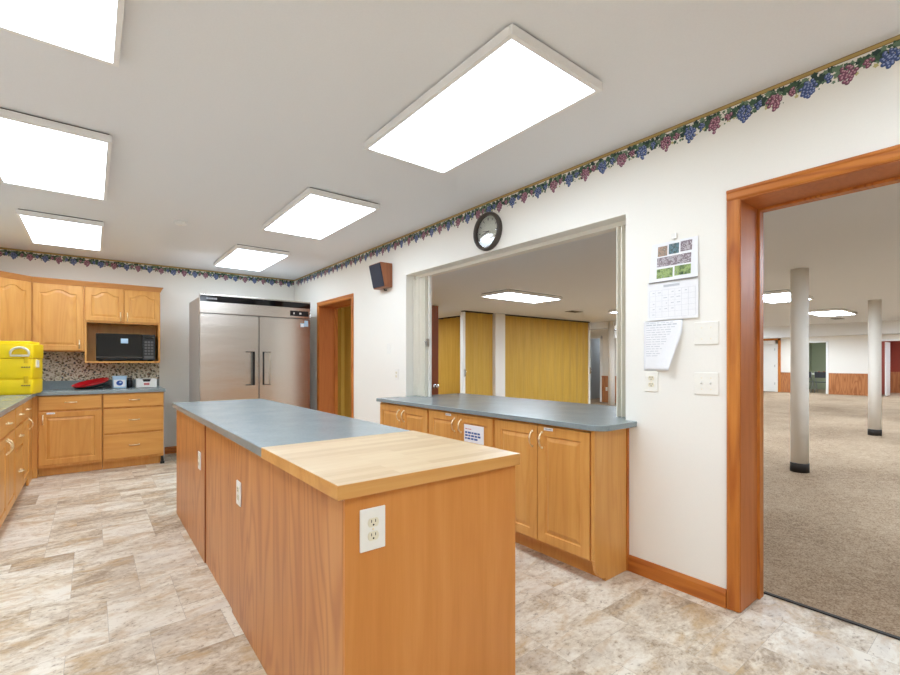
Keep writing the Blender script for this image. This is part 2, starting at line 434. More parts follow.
# wainscots
w = MB()
for a, b in ((5.75, 6.50), (3.48, 4.90), (-6, 2.22)):
    w.box(XF - .02, XF, a, b, .06, .80); w.box(XF - .035, XF, a, b, .80, .83); w.box(XF - .03, XF, a, b, .004, .07)
struct(w, 'trim_1', M['wains'])
w = MB(); w.box(12.68, 12.7, 7.4, 8.37, .06, .80); w.box(12.665, 12.7, 7.4, 8.37, .80, .83); w.box(12.67, 12.7, 7.4, 8.37, .004, .07)
struct(w, 'trim_2', M['wains'])
w = MB(); w.box(12.66, 12.7, 8.37, 8.43, .004, 2.09); w.box(12.66, 12.7, 9.29, 9.35, .004, 2.09); w.box(12.66, 12.7, 8.37, 9.35, 2.03, 2.09)
struct(w, 'trim_3', M['white'])
w = MB(); w.box(XF - .03, XF, 4.92, 4.985, .004, 2.09); w.box(XF - .03, XF, 5.75, 5.81, .004, 2.09); w.box(XF - .03, XF, 4.92, 5.81, 2.04, 2.09)
struct(w, 'trim_4', M['white'])
w = MB(); w.box(XF - .04, XF, 6.49, 6.585, .004, 2.26); w.box(XF - .04, XF, 6.49, 7.3, 2.18, 2.26)
struct(w, 'trim_5', M['trimz'])
w = MB(); w.box(XF - .02, XF, 6.585, 6.69, .004, 2.18); w.box(XF - .02, XF, 6.585, 7.3, 2.03, 2.18)
struct(w, 'trim_6', M['white'])
w = MB(); w.box(XF - .03, XF, 3.40, 3.48, .004, 2.10); w.box(XF - .03, XF, 2.22, 2.30, .004, 2.10); w.box(XF - .03, XF, 2.22, 3.48, 2.03, 2.10)
struct(w, 'trim_7', M['white'])

# doors of the hall
d = struct(MB().box(XF + .02, XF + .06, 6.69, 7.195, .01, 2.03), 'door_1', M['white'])
for z in (.35, 1.1, 1.8): MB().box(XF, XF + .02, 6.69, 6.715, z - .05, z + .05).build('hinge', M['steel_legs'], d)
d = struct(MB().box(XF + .2, XF + .95, 3.28, 3.32, .01, 2.0), 'door_2', M['white'])
MB().lathe([(.03, 0), (.03, .02), (.012, .03), (.03, .05), (.024, .075), (0, .08)], (XF + .88, 3.28, .95), 'y', 16).build('door_knob', M['chrome'], d)
# the brown leaf swung open into the hall behind the small doorway
d = struct(MB().box(2.87, 3.81, 5.11, 5.15, .012, 2.05), 'door_3', M['doorleaf'], .002)
k = MB()
for sgn, y in ((-1, 5.11), (1, 5.15)):
    k.lathe([(.032, 0), (.032, sgn * .008), (.013, sgn * .012), (.013, sgn * .035), (.028, sgn * .045), (.031, sgn * .06), (.022, sgn * .075), (0, sgn * .08)], (3.745, y, .93), 'y', 20)
k.build('door_knob', M['chrome'], d)
MB().box(3.81, 3.813, 5.118, 5.142, .87, .99).build('latch_plate', M['brass'], d)

# oak casings and jambs of the two doorways in the dividing wall
def casing(name, y0, y1, zt, near=True):
    cw = .058
    prof = [(0, 0), (cw, 0), (cw, .012), (cw - .006, .018), (cw - .014, .018), (cw - .02, .014), (.012, .014), (.006, .011), (0, .008)]
    root = None
    rv, jt = .004, .02
    def upright(mb, yedge, sgn, face, fs, ztop):
        mb.prism([(face + fs * p[1], yedge + sgn * (p[0] + rv)) for p in prof], 'z', 0.004, ztop)
    def head(mb, face, fs):
        mb.prism([(face + fs * p[1], zt + rv + p[0]) for p in prof], 'y', y0 - cw - rv, y1 + cw + rv)
    a = MB()
    for face, fs in ((XR, -1), (XH, 1)):
        upright(a, y1, 1, face, fs, zt + .004); upright(a, y0, -1, face, fs, zt + .004)
    root = struct(a, name, M['trimz'])
    b = MB()
    for face, fs in ((XR, -1), (XH, 1)): head(b, face, fs)
    struct(b, 'head_casing', M['trimy'], parent=root)
    j = MB(); j.box(XR - .003, XH + .003, y1, y1 + jt, .004, zt + jt); j.box(XR - .003, XH + .003, y0 - jt, y0, .004, zt + jt); j.box(XR - .003, XH + .003, y0, y1, zt, zt + jt)
    struct(j, 'jamb', M['jamb'], parent=root)
    s = MB(); xs = XH - .05
    s.box(xs, xs + .053, y1 - .012, y1, .004, zt); s.box(xs, xs + .053, y0, y0 + .012, .004, zt); s.box(xs, xs + .053, y0 + .012, y1 - .012, zt - .012, zt)
    struct(s, 'door_stop', M['trimz'], parent=root)
casing('trim_8', DOOR1[0], DOOR1[1], DOOR1[3])
casing('trim_9', DOOR2[0], DOOR2[1], DOOR2[3])

def baseboard(name, segs, axis, face, fs, hgt=.095, mat='trimy'):
    mb = MB(); prof = [(0, 0), (.016, 0), (.016, hgt - .02), (.010, hgt - .008), (.006, hgt), (0, hgt)]
    for a, b in segs:
        if axis == 'y': mb.prism([(face + fs * p[0], .0005 + p[1]) for p in prof], 'y', a, b)
        else: mb.prism([(face + fs * p[0], .0005 + p[1]) for p in prof], 'x', a, b)
    struct(mb, name, M[mat])
baseboard('baseboard_right', [(.965, 1.505), (3.965, 5.215), (6.365, 7.334), (YF, -1.065)], 'y', XR, -1)
baseboard('baseboard_left', [(YF, 4.13)], 'y', XL, 1)
baseboard('baseboard_front', [(XL + .017, XR - .017)], 'x', YF, 1, mat='trimx')
baseboard('baseboard_back', [(.73, XR)], 'x', YB, -1, mat='trimx')
baseboard('baseboard_hall', [(.96, 1.5), (4.1, 5.2), (6.36, 10.5)], 'y', XH, 1)

# wallpaper border of grapes and vine leaves
BM = ['gold_line', 'gold_dark', 'leaf1', 'leaf2', 'leaf3', 'leaf4', 'bluegrape', 'bluegrape2', 'redgrape', 'redgrape2', 'darkslot']
def border(name, place, s0, s1):
    """place(s, z_down, out) -> world point"""
    rnd = random.Random(3); mb = MB(); per = .267
    def poly(pts, out, m): mb.add([place(a, b, out) for a, b in pts], [tuple(range(len(pts)))], m)
    def disc(cx, cz, r, out, m, n=9): poly([(cx + r * math.cos(2 * PI * i / n), cz + r * math.sin(2 * PI * i / n)) for i in range(n)], out, m)
    def leaf(cx, cz, r, rot, out, m):
        pts = []
        for i in range(10):
            a = rot + 2 * PI * i / 10; rr = r * (1. if i % 2 == 0 else .62) * rnd.uniform(.85, 1.1)
            pts.append((cx + rr * math.cos(a), cz + rr * math.sin(a)))
        poly(pts, out, m)
    def cluster(cx, cz, sz, mats, rows):
        i = 0
        for r, n in enumerate(rows):
            for q in range(n):
                x = cx + (q - (n - 1) / 2) * sz * 1.62 + rnd.uniform(-.7, .7) * sz; z = cz + r * sz * 1.45 + rnd.uniform(-.5, .5) * sz
                o_ = .0009 + .00002 * i; i += 1
                disc(x, z, sz * 1.16, o_, 3 if rnd.random() < .4 else 10 if rnd.random() < .3 else mats[0]); disc(x, z, sz, o_ + .00015, mats[0])
                disc(x - sz * .25, z - sz * .3, sz * .5, o_ + .0003, mats[1], 7)
    poly([(s0, .001), (s1, .001), (s1, .021), (s0, .021)], .0003, 0)
    poly([(s0, 0), (s1, 0), (s1, .0035), (s0, .0035)], .0005, 1); poly([(s0, .0175), (s1, .0175), (s1, .021), (s0, .021)], .0005, 1)
    k0, k1 = int(math.floor((s0 - .354) / (per / 2))), int(math.ceil((s1 - .354) / (per / 2)))
    for k in range(k0, k1 + 1):
        c = .354 + k * per / 2
        if c < s0 + .06 or c > s1 - .06: continue
        for i in range(34):
            leaf(c + rnd.uniform(-.07, .07), rnd.uniform(.028, .074), rnd.uniform(.010, .020), rnd.uniform(0, 6), .0006 + .00001 * i, (2, 3, 4, 2, 3, 4, 2)[i % 7])
        for i in range(9):
            leaf(c + rnd.uniform(-.065, .065), rnd.uniform(.065, .098), rnd.uniform(.006, .012), rnd.uniform(0, 6), .0006 + .00001 * i, (4, 2, 3, 5)[i % 4])
        for i in range(4): disc(c + rnd.uniform(-.065, .065), rnd.uniform(.08, .105), rnd.uniform(.003, .005), .0006, (5, 4)[i % 2], 6)
        blue = k % 2 == 0
        cluster(c + rnd.uniform(-.006, .006), .050, .0078, (6, 7) if blue else (8, 9), (3, 4, 5, 4, 4, 2, 1))
        cluster(c + per / 4, .052, .0066, (6, 7) if not blue else (8, 9), (2, 3, 2, 1))
    return struct(mb, name, [M[x] for x in BM], recalc=False)
border('trim_10', lambda s, z, o: (XR - o, s, ZC - z), YF, YB)
border('trim_11', lambda s, z, o: (s, YB - o, ZC - z), XL, XR)
border('trim_12', lambda s, z, o: (XL + o, s, ZC - z), YF, YB)

# leaf-pattern wallpaper between worktop and wall cabinets
w = MB(); w.box(XL, .725, YB - .002, YB, 1.03, 1.40)
struct(w, 'trim_13', M['splash'])
struct(MB().box(XL, XL + .002, 3.9, YB - .002, 1.03, 1.40), 'trim_14', M['splash'])

# ------------------------------------------------------------------ lamps
def ceiling_lamp(cx, cy, zc, lx, ly, label, mat, group, drop=.05):
    t = thing('ceiling_light', label, 'ceiling light', (cx, cy, zc), 0, group)
    f = MB(); a, b = lx / 2, ly / 2; r = .022
    f.box(-a, a, -b, -b + r, -drop, -.009); f.box(-a, a, b - r, b, -drop, -.009); f.box(-a, -a + r, -b + r, b - r, -drop, -.009); f.box(a - r, a, -b + r, b - r, -drop, -.009)
    f.box(-a + r, a - r, -b + r, b - r, -.018, -.0095)
    f.build('frame', M['frame_lamp'], t, .002)
    MB().box(-a + .012, a - .012, -b + .012, b - .012, -.009, -.0005).build('shadow_gap_plate', M['bronze'], t)  # dark plate added to draw the shadow line above the frame
    MB().box(-a + r, a - r, -b + r, b - r, -drop + .004, -drop + .012).build('diffuser', mat, t)
    return t
GK = 'flat white panels on the kitchen ceiling'
for cx, cy, lab in (
    (1.585, 1.855, 'largest-looking flat white ceiling panel, in front of the wall clock'),
    (1.59, 3.97, 'middle flat white ceiling panel of the row beside the grape border wall'),
    (1.575, 6.10, 'flat white ceiling panel in front of the steel refrigerator'),
    (-.21, 1.83, 'flat white ceiling panel cut by the top left corner of the photo'),
    (-.21, 3.91, 'second flat white ceiling panel of the row on the cooler side'),
    (-.21, 6.00, 'flat white ceiling panel in front of the oak wall cabinets'),
    (1.585, -.27, 'flat white ceiling panel behind the near end of the island'),
    (-.21, -.27, 'flat white ceiling panel behind the camera by the left wall')):
    ceiling_lamp(cx, cy, ZC, .605, 1.225, lab, M['lamp'], GK)
GH = 'flat white panels on the hall ceiling'
for cx, cy, lab in (
    (5.42, 5.02, 'white hall ceiling panel seen through the serving opening, in front of the folding walls'),
    (9.0, 5.08, 'white hall ceiling panel at the right edge of the serving opening'),
    (8.66, 2.49, 'white hall ceiling panel half hidden by the near round column'),
    (12.3, 2.6, 'white hall ceiling panel between the two round columns'),
    (5.4, -.2, 'white hall ceiling panel just outside the wide doorway'),
    (8.5, -.2, 'white hall ceiling panel second from the wide doorway on the near side'),
    (12.2, -.2, 'white hall ceiling panel third from the wide doorway on the near side'),
    (15.0, .6, 'added unseen hall ceiling panel hard before the bulkhead on the near side'),  # out of view, added to brighten the bulkhead face
    (18.3, 5.6, 'added unseen hall ceiling panel just past the bulkhead, in line with the green room'),  # hidden lamps past the bulkhead, added to brighten the far wall
    (18.3, 2.4, 'added unseen hall ceiling panel just past the bulkhead, in line with the red room'),
    (21.2, 5.6, 'added unseen hall ceiling panel by the far wall before the green room'),  # also added out of sight to light the far wall
    (21.2, 2.4, 'added unseen hall ceiling panel by the far wall before the red room'),
    (14.7, 5.5, 'added unseen hall ceiling panel before the bulkhead, near the stairwell wall'),  # hidden lamp, put here to brighten the bulkhead
    (4.8, 8.5, 'white ceiling panel in the room behind the folding walls'),
    (9.2, 9.2, 'added unseen ceiling panel behind the wide ochre folding partition')):  # hidden lamp added to light the space behind the partition
    ceiling_lamp(cx, cy, ZH, 1.24, .61, lab, M['lamp_hall'], GH)
for cx, cy, z, lab in ((24.0, 5.1, 2.45, 'added unseen ceiling panel inside the olive green side room'), (24.4, 1.8, 2.45, 'added unseen ceiling panel inside the red side room'), (14.3, 8.86, 2.35, 'small added unseen ceiling panel inside the grey stairwell')):  # unseen lamps added to brighten the side rooms and the stairwell
    ceiling_lamp(cx, cy, z, .3 if cx < 15 else .6, .3 if cx < 15 else 1.2, lab, M['lamp_hall'], None)

t = thing('smoke_detector', 'small round white smoke detector on the kitchen ceiling', 'smoke detector', (.66, 4.97, ZC))
MB().lathe([(.055, 0), (.055, -.012), (.048, -.022), (.03, -.03), (0, -.03)], n=28).build('housing', M['frame_lamp'], t)
MB().lathe([(.012, -.0295), (.012, -.033), (0, -.033)], n=14).build('test_button', M['offwhite'], t)
for cx, cy, lab in ((8.03, 5.97, 'ceiling vent in the hall before the main folding wall'), (14.43, 2.93, 'ceiling vent in the hall before the far bulkhead')):
    t = thing('ceiling_vent', lab, 'vent', (cx, cy, ZH), 0, 'hall ceiling vents')
    f = MB(); f.box(-.18, .18, -.10, -.085, -.01, 0); f.box(-.18, .18, .085, .10, -.01, 0); f.box(-.18, -.165, -.085, .085, -.01, 0); f.box(.165, .18, -.085, .085, -.01, 0)
    f.build('frame', M['steel_legs'], t)
    f = MB()
    for i in range(7): f.box(-.165, .165, -.075 + i * .025 - .006, -.075 + i * .025 + .004, -.008, -.004)
    f.box(-.165, .165, -.085, .085, -.003, -.001)
    f.build('louvres', M['bronze'], t)

# ------------------------------------------------------------------ cabinet kit (local: width on x, front faces -y, depth +y)
def loop_pts(x0, x1, z0, z1, arch, n=20):
    """closed outline, bottom edge then right, arched top, left"""
    pts = [(x0 + (x1 - x0) * i / n, z0) for i in range(n)]
    pts += [(x1, z0 + (z1 - arch - z0) * i / 6) for i in range(6)]
    for i in range(n):
        s = i / n; u = 1 - s
        bell = max(0., min(1., (min(u, 1 - u) - .10) / .34)); bell = bell * bell * (3 - 2 * bell)
        pts.append((x0 + (x1 - x0) * u, z1 - arch * (1 - bell)))
    pts += [(x0, z1 - arch - (z1 - arch - z0) * i / 6) for i in range(6)]
    return pts
def panel_door(mb, x0, x1, z0, z1, y0=-.019, arch=0., stile=.055, n=20):
    """raised panel door between y0 (front) and 0"""
    L = []
    def ring(i, d, y, ar): L.append([(p[0], y, p[1]) for p in loop_pts(x0 + i, x1 - i, z0 + i, z1 - i, ar, n)])
    ring(0, 0, 0, 0); ring(0, 0, y0 + .003, 0); ring(.003, 0, y0, 0)
    ring(stile, 0, y0, arch); ring(stile + .004, 0, y0 + .007, arch); ring(stile + .010, 0, y0 + .008, arch)
    ring(stile + .030, 0, y0 + .002, arch * .97); ring(stile + .034, 0, y0 + .001, arch * .97)
    N = len(L[0]); vs = [p for r in L for p in r]
    fs = [(i * N + k, i * N + (k + 1) % N, (i + 1) * N + (k + 1) % N, (i + 1) * N + k) for i in range(len(L) - 1) for k in range(N)]
    fs.append(tuple(range((len(L) - 1) * N, len(L) * N))); fs.append(tuple(range(N)))
    mb.add(vs, fs)
def pull(parent, x, z, vert=True, y=-.019, ln=.096):
    h = MB(); pts = []
    for i in range(13):
        s = i / 12; a = (s - .5) * ln; out = y - .004 - .026 * math.sin(PI * s) ** .6
        pts.append((x, out, z + a) if vert else (x + a, out, z))
    h.tube(pts, [.0042 + .0018 * math.sin(PI * i / 12) for i in range(13)], 8)
    for s in (-.5, .5):
        c = (x, y, z + s * ln) if vert else (x + s * ln, y, z)
        h.lathe([(.0075, 0), (.0075, -.005), (.004, -.008), (0, -.008)], c, 'y', 12)
    return h.build('handle', M['brass'], parent)
def cabinet(name, label, cat, loc, rz, W, H, D, fronts, group=None, toe=.0, z0=0., niche=None, tset=.065):
    t = thing(name, label, cat, loc, rz, group)
    c = MB()
    if niche is None:
        c.box(-W / 2, W / 2, 0, D, z0 + toe, H)
        if toe: c.box(-W / 2, W / 2, tset, D, z0 + .001, z0 + toe)
    else:
        nz0, nz1 = niche; e = .019
        c.box(-W / 2, W / 2, 0, D, nz1, H); c.box(-W / 2, -W / 2 + e, 0, D, nz0, nz1); c.box(W / 2 - e, W / 2, 0, D, nz0, nz1)
        c.box(-W / 2 + e, W / 2 - e, 0, D, nz0, nz0 + e); c.box(-W / 2 + e, W / 2 - e, D - .012, D, nz0 + e, nz1)
    c.build('carcass', M['cab'], t, .0015)
    for f in fronts:
        mb = MB(); x0, x1, a, b = f['r']
        if f['t'] == 'door':
            panel_door(mb, x0, x1, a, b, arch=f.get('arch', 0), stile=f.get('stile', .058)); o = mb.build('door', M['cab'], t)
        else:
            mb.box(x0, x1, -.019, 0, a, b); o = mb.build('drawer', M['cabx'], t, .004, 3)
        if f.get('h'): pull(o, f['h'][0], f['h'][1], f['t'] == 'door')
        if f.get('tag'):
            q = MB(); tx, tz = f['tag']; q.box(tx - .035, tx + .035, -.0205, -.019, tz - .009, tz + .009); 
            for i in range(5): q.box(tx - .027 + i * .011, tx - .019 + i * .011, -.0207, -.0204, tz - .003, tz + .003, 1)
            q.build('label_tag', [M['paper'], M['greyprint']], o, label='small white label tag')
    return t
def drw(x0, x1, a, b): return dict(t='drawer', r=(x0, x1, a, b), h=((x0 + x1) / 2, (a + b) / 2 + .005))

HB = .895
# back run (faces -y), carcass front at Y = 6.68
t = cabinet('base_cabinet', 'oak base cabinet with one drawer over a single door, under the red pan', 'cabinet', (-.185, 6.68, 0), 0, .56, HB, .665,
    [drw(-.27, .27, .733, .884), dict(t='door', r=(-.27, .27, .13, .712), h=(-.235, .63), tag=(-.17, .698))], toe=.10)
t = cabinet('drawer_cabinet', 'oak base cabinet of three drawers under the microwave', 'cabinet', (.402, 6.68, 0), 0, .606, HB, .665,
    [drw(-.293, .296, .733, .884), drw(-.293, .296, .428, .712), drw(-.293, .296, .125, .407)], toe=.10)
MB().box(.303, .312, .0, .665, .06, HB).build('end_panel', M['steel_side'], t, label='grey metal edged end panel')
f = MB(); f.box(.268, .312, .0, .05, .001, .03); f.box(.275, .306, .008, .04, .03, .1); f.build('levelling_foot', M['black'], t, .003)
# corner fillers between the two runs
w = MB(); w.box(-.509, -.466, 6.682, 6.72, .0005, HB - .001); w.box(-.53, -.51, 6.331, 6.72, .0005, HB - .001)
struct(w, 'trim_15', M['cab'])

# left run (faces +x)
XLF = -.51; DL = .655
cabinet('base_cabinet', 'oak base cabinet in the left run beside the corner, single drawer and single door', 'cabinet', (XLF, 5.99, 0), PI / 2, .68, HB, DL,
    [drw(-.33, .18, .733, .884), dict(t='door', r=(-.33, .18, .13, .712), h=(.13, .65))], toe=.10, tset=.04)
cabinet('drawer_cabinet', 'oak drawer cabinet in the left run, second from the corner', 'cabinet', (XLF, 5.395, 0), PI / 2, .50, HB, DL,
    [drw(-.24, .24, .733, .884), drw(-.24, .24, .535, .712), drw(-.24, .24, .13, .515)], toe=.10, tset=.04)
cabinet('base_cabinet', 'oak double door base cabinet at the left edge of the photo', 'cabinet', (XLF, 4.645, 0), PI / 2, .99, HB, DL,
    [drw(-.485, .485, .733, .884), dict(t='door', r=(-.485, -.003, .13, .712), h=(-.045, .64)), dict(t='door', r=(.003, .485, .13, .712), h=(.045, .64))], toe=.10, tset=.04)

# serving cabinets under the pass-through (face -x), carcass front at X = 2.32
XS = 2.243; DS = XR - XS - .001; SZ = .876
def serving(ya, yb, label, tag0=None, tag1=None):
    W = yb - ya; e = .012
    fr = [dict(t='door', r=(-W / 2 + e, -.003, .135, SZ - .014), h=(-.04, .775), tag=tag0),
          dict(t='door', r=(.003, W / 2 - e, .135, SZ - .014), h=(.04, .775), tag=tag1)]
    return cabinet('serving_cabinet', label, 'cabinet', (XS, (ya + yb) / 2, 0), -PI / 2, W, SZ, DS, fr, toe=.12, tset=.095)
serving(3.133, 3.955, 'oak two door serving cabinet furthest under the pass-through, nearest the small doorway')
serving(2.335, 3.131, 'middle oak two door serving cabinet with a printed sign on its door', tag0=(-.12, .848))
t = serving(1.537, 2.333, 'oak two door serving cabinet at the doorway end with a plain side panel', tag1=(.09, .848))
# end panel with a scooped toe
pf = [(-.02, SZ), (DS, SZ), (DS, .001), (.088, .001)] + [(.088 - .098 * math.sin(a), .02 + .115 * (1 - math.cos(a))) for a in [PI / 2 * i / 8 for i in range(0, 9)]] + [(-.02, .145)]
q = MB(); q.prism(pf, 'x', .3985, .4205); q.build('end_panel', M['cab'], t)
MB().box(.3985, .428, DS - .02, DS, .001, SZ - .001).build('scribe_strip', M['trimz'], t)

# printed sign taped on the middle cabinet's right door
s = MB(); XG = XS - .0215; s.box(XG, XG + .001, 2.435, 2.655, .665, .795)
def inky(mb, y, z, w_, h_, m): mb.box(XG - .0007, XG + .0001, y - w_, y, z, z + h_, m)
yy = 2.64
for wd in (.02, .013, .022): inky(s, yy, .760, wd, .006, 2); yy -= wd + .006
for z, ws in ((.730, (.024, .034, .02, .03, .026)), (.708, (.03, .022, .034, .024, .03)), (.686, (.018, .034, .028, .036))):
    yy = 2.642
    for wd in ws: inky(s, yy, z, wd, .013, 1); yy -= wd + .008
tag(s.build('printed_sign', [M['paper'], M['blueprint'], M['redprint']]), 'white paper sign with blue print taped on a serving cabinet door', 'sign')

# worktops
def arc(cx, cy, r, a0, a1, n=8): return [(cx + r * math.cos(a0 + (a1 - a0) * i / n), cy + r * math.sin(a0 + (a1 - a0) * i / n)) for i in range(n + 1)]
t = thing('serving_counter', 'blue grey laminate counter running through the serving opening', 'counter', (2.6, 2.8, 0))
poly = arc(2.29, 1.54, .085, -PI / 2, -PI, 8)
poly = [(2.569, 1.455)] + poly + [(2.205, 3.985), (2.569, 3.985), (2.569, 4.009), (3.32, 4.009), (3.32, 1.531), (2.569, 1.531)]
q = MB((2.6, 2.8, 0)); q.prism(poly, 'z', SZ + .001, .91); q.build('worktop', M['lam'], t, .004, 3)
q = MB((2.6, 2.8, 0)); q.box(2.846, 3.20, 1.56, 3.98, .005, SZ); q.build('hall_side_base', M['cab'], t, .003)
t = thing('corner_worktop', 'blue grey laminate worktop turning the corner under the wall cabinets', 'worktop', (-.6, 6.9, .895))
q = MB((-.6, 6.9, .895)); q.prism([(-.475, 4.0), (-.475, 6.645), (.722, 6.645), (.722, YB - .001), (XL + .001, YB - .001), (XL + .001, 4.0)], 'z', HB + .001, .936); q.build('top', M['lam'], t, .004, 3)
q = MB((-.6, 6.9, .895)); q.box(XL + .025, .722, YB - .022, YB - .003, .936, 1.035); q.box(XL + .003, XL + .022, 4.0, YB - .022, .936, 1.035); q.build('upstand', M['lam'], t, .002)

# wall cabinets
UZ0, UZ1 = 1.39, 2.20
def crown(parent, pts, o, ztop=2.235):
    """sweep a small crown along pts (world xy), outward on the right-hand side"""
    prof = [(0, UZ1 - .025), (.006, UZ1 - .025), (.010, UZ1 - .012), (.028, ztop - .012), (.034, ztop - .008), (.034, ztop), (0, ztop)]
    P = [Vector((p[0], p[1])) for p in pts]; n = len(P); rows = []
    for i in range(n):
        ds = []
        if i > 0: ds.append((P[i] - P[i - 1]).normalized())
        if i < n - 1: ds.append((P[i + 1] - P[i]).normalized())
        ns = [Vector((d.y, -d.x)) for d in ds]; nn = sum(ns, Vector((0, 0))).normalized(); k = 1 / max(.3, nn.dot(ns[0]))
        rows.append([(P[i].x + nn.x * k * a, P[i].y + nn.y * k * a, z) for a, z in prof])
    L = len(prof); mb = MB(o); vs = [p for r in rows for p in r]
    mb.add(vs, [(i * L + k, i * L + (k + 1) % L, (i + 1) * L + (k + 1) % L, (i + 1) * L + k) for i in range(n - 1) for k in range(L)])
    mb.add(rows[0], [tuple(range(L))]); mb.add(rows[-1], [tuple(range(L))])
    return mb
AR = .045
# diagonal corner unit
c0 = (-.545, 7.03); s = .29; dl = s * math.sqrt(2)
o = (-.9, 7.1, UZ0)
t = thing('corner_wall_cabinet', 'oak corner wall cabinet set diagonally above the yellow cooler', 'cabinet', o)
q = MB(o); UC = UZ0; q.prism([(XL + .003, YB - .003), (-.5465, YB - .003), (c0[0] - .0015, c0[1]), (c0[0] - s, c0[1] - s), (XL + .003, c0[1] - s)], 'z', UC, UZ1); q.build('carcass', M['cab'], t)
q = MB(); panel_door(q, -dl / 2 + .012, dl / 2 - .012, UC + .012, UZ1 - .03, arch=AR)
dr = q.build('door', M['cab'], t); dr.location = Vector((c0[0] - s / 2, c0[1] - s / 2, 0)) - Vector(o); dr.rotation_euler = (0, 0, PI / 4)
pull(dr, -dl / 2 + .045, UC + .09)
crown(t, [(XL + .003, c0[1] - s), (c0[0] - s, c0[1] - s), (c0[0], c0[1])], o).build('crown_moulding', M['crown'], t)
# single door unit
t = cabinet('wall_cabinet', 'oak wall cabinet with one arched panel door left of the microwave', 'cabinet', (-.307, 7.03, 0), 0, .473, UZ1, .317,
    [dict(t='door', r=(-.222, .222, UZ0 + .012, UZ1 - .03), arch=AR, h=(.19, UZ0 + .085))], z0=UZ0)
o = (-.307, 7.03, 0); crown(t, [(-.545, 7.03), (-.07, 7.03)], o).build('crown_moulding', M['crown'], t)
# microwave unit
t = cabinet('microwave_cabinet', 'oak wall cabinet with two small arched doors over an open microwave bay', 'cabinet', (.317, 7.03, 0), 0, .77, UZ1, .317,
    [dict(t='door', r=(-.375, -.004, 1.765, UZ1 - .03), arch=AR, h=(-.035, 1.83), stile=.05), dict(t='door', r=(.004, .375, 1.765, UZ1 - .03), arch=AR, h=(.035, 1.83), stile=.05)], niche=(1.255, 1.745))
o = (.317, 7.03, 0); crown(t, [(-.07, 7.03), (.702, 7.03), (.702, YB - .003)], o).build('crown_moulding', M['crown'], t)

# ------------------------------------------------------------------ island
o = (.9, 2.9, 0)
t = thing('kitchen_island', 'long oak panelled kitchen island in the middle of the floor', 'island', o)
IX0, IX1, IY0, IY1, IZ = .557, 1.238, 1.198, 4.40, .883
q = MB(o); q.box(IX0 + .012, IX1 - .01, IY0 + .012, IY1, .001, IZ - .012); q.build('carcass', M['isl'], t)
for a, b, dx in ((IY0 + .0005, 2.488, 0), (2.494, 3.203, .007), (3.209, IY1 + .01, 0)):
    q = MB(o); q.box(IX0 + dx, IX0 + dx + .012, a, b, .001, IZ - .001); q.build('side_panel', M['isl'], t, .001)
for a in (2.4885, 3.2035):
    q = MB(o); q.box(IX0 + .0005, IX0 + .011, a, a + .005, .001, IZ - .001); q.build('joint_strip', M['doorleaf'], t)
q = MB(o); q.box(IX0 + .0005, IX1 + .004, IY0 - .012, IY0, .001, IZ - .001); q.build('end_panel', M['isl_end'], t, .0015, label='plain orange oak end panel')
q = MB(o); q.box(IX1 - .008, IX1 + .004, IY0 + .0005, IY1 + .01, .001, IZ - .001); q.build('side_panel', M['isl'], t, .001)
q = MB(o); q.box(IX0 + .014, IX1 - .01, IY1 + .0005, IY1 + .012, .001, IZ - .001); q.build('far_end_panel', M['isl'], t, .001)

def outlet_plate(parent, pos, nrm, w=.07, h=.115, kind='outlet', mat='offwhite', gangs=1, name='power_outlet'):
    """plate in local u (width) / z, projecting along -y, then turned so -y points along nrm"""
    rz = {'-y': 0, '-x': -PI / 2, '+x': PI / 2}[nrm]
    p = MB(); p.box(-w / 2, w / 2, -.006, 0, -h / 2, h / 2)
    if parent is None:
        r = bpy.data.objects.new(name, None); COL.objects.link(r); r.location = pos; r.rotation_euler = (0, 0, rz)
        p.build('cover_plate', M[mat], r, .003)
        host = r
    else:
        r = p.build(name, M[mat], parent, .003); r.location = Vector(pos) - parent.location; r.rotation_euler = (0, 0, rz); host = r
    if kind == 'outlet':
        for dz in (.0195, -.0195):
            f = MB(); f.prism([(.0175 * math.cos(a) * 1.0, dz + max(-.0125, min(.0125, .0175 * math.sin(a)))) for a in [2 * PI * i / 24 for i in range(24)]], 'y', -.0085, -.006)
            for sx in (-.0065, .0065): f.box(sx - .0012, sx + .0012, -.0088, -.0084, dz + .0005, dz + .0085, 1)
            f.lathe([(.0028, -.0084), (.0028, -.0088), (0, -.0088)], (0, 0, dz - .0065), 'y', 10, 1)
            f.build('receptacle', [M['cream'], M['darkslot']], host)
        MB().lathe([(.003, -.006), (.003, -.0072), (0, -.0072)], (0, 0, 0), 'y', 10).build('screw', M['brass'], host)
    elif kind == 'switch':
        for g in range(gangs):
            x = (g - (gangs - 1) / 2) * .046
            f = MB(); f.box(x - .005, x + .005, -.0065, -.005, -.012, .012); f.prism([(-.006, -.004), (-.018, .004), (-.016, .009), (-.006, .006)], 'x', x - .0035, x + .0035); f.build('toggle', M['white'], host)
            for dz in (-.03, .03): MB().lathe([(.0028, -.006), (.0028, -.007), (0, -.007)], (x, 0, dz), 'y', 10).build('screw', M['brass'], host)
    elif kind == 'blank':
        for x in (-.023, .023):
            for dz in (-.03, .03): MB().lathe([(.0028, -.006), (.0028, -.007), (0, -.007)], (x, 0, dz), 'y', 10).build('screw', M['brass'], host)
    elif kind == 'rocker':
        f = MB(); f.prism([(-.006, -.032), (-.0065, -.032), (-.011, .032), (-.006, .032)], 'x', -.016, .016); f.build('rocker', M['white'], host)
    return r
op = outlet_plate(t, (.643, IY0 - .012, .780), '-y', .083, .123); op['label'] = 'ivory power outlet on the near end panel'
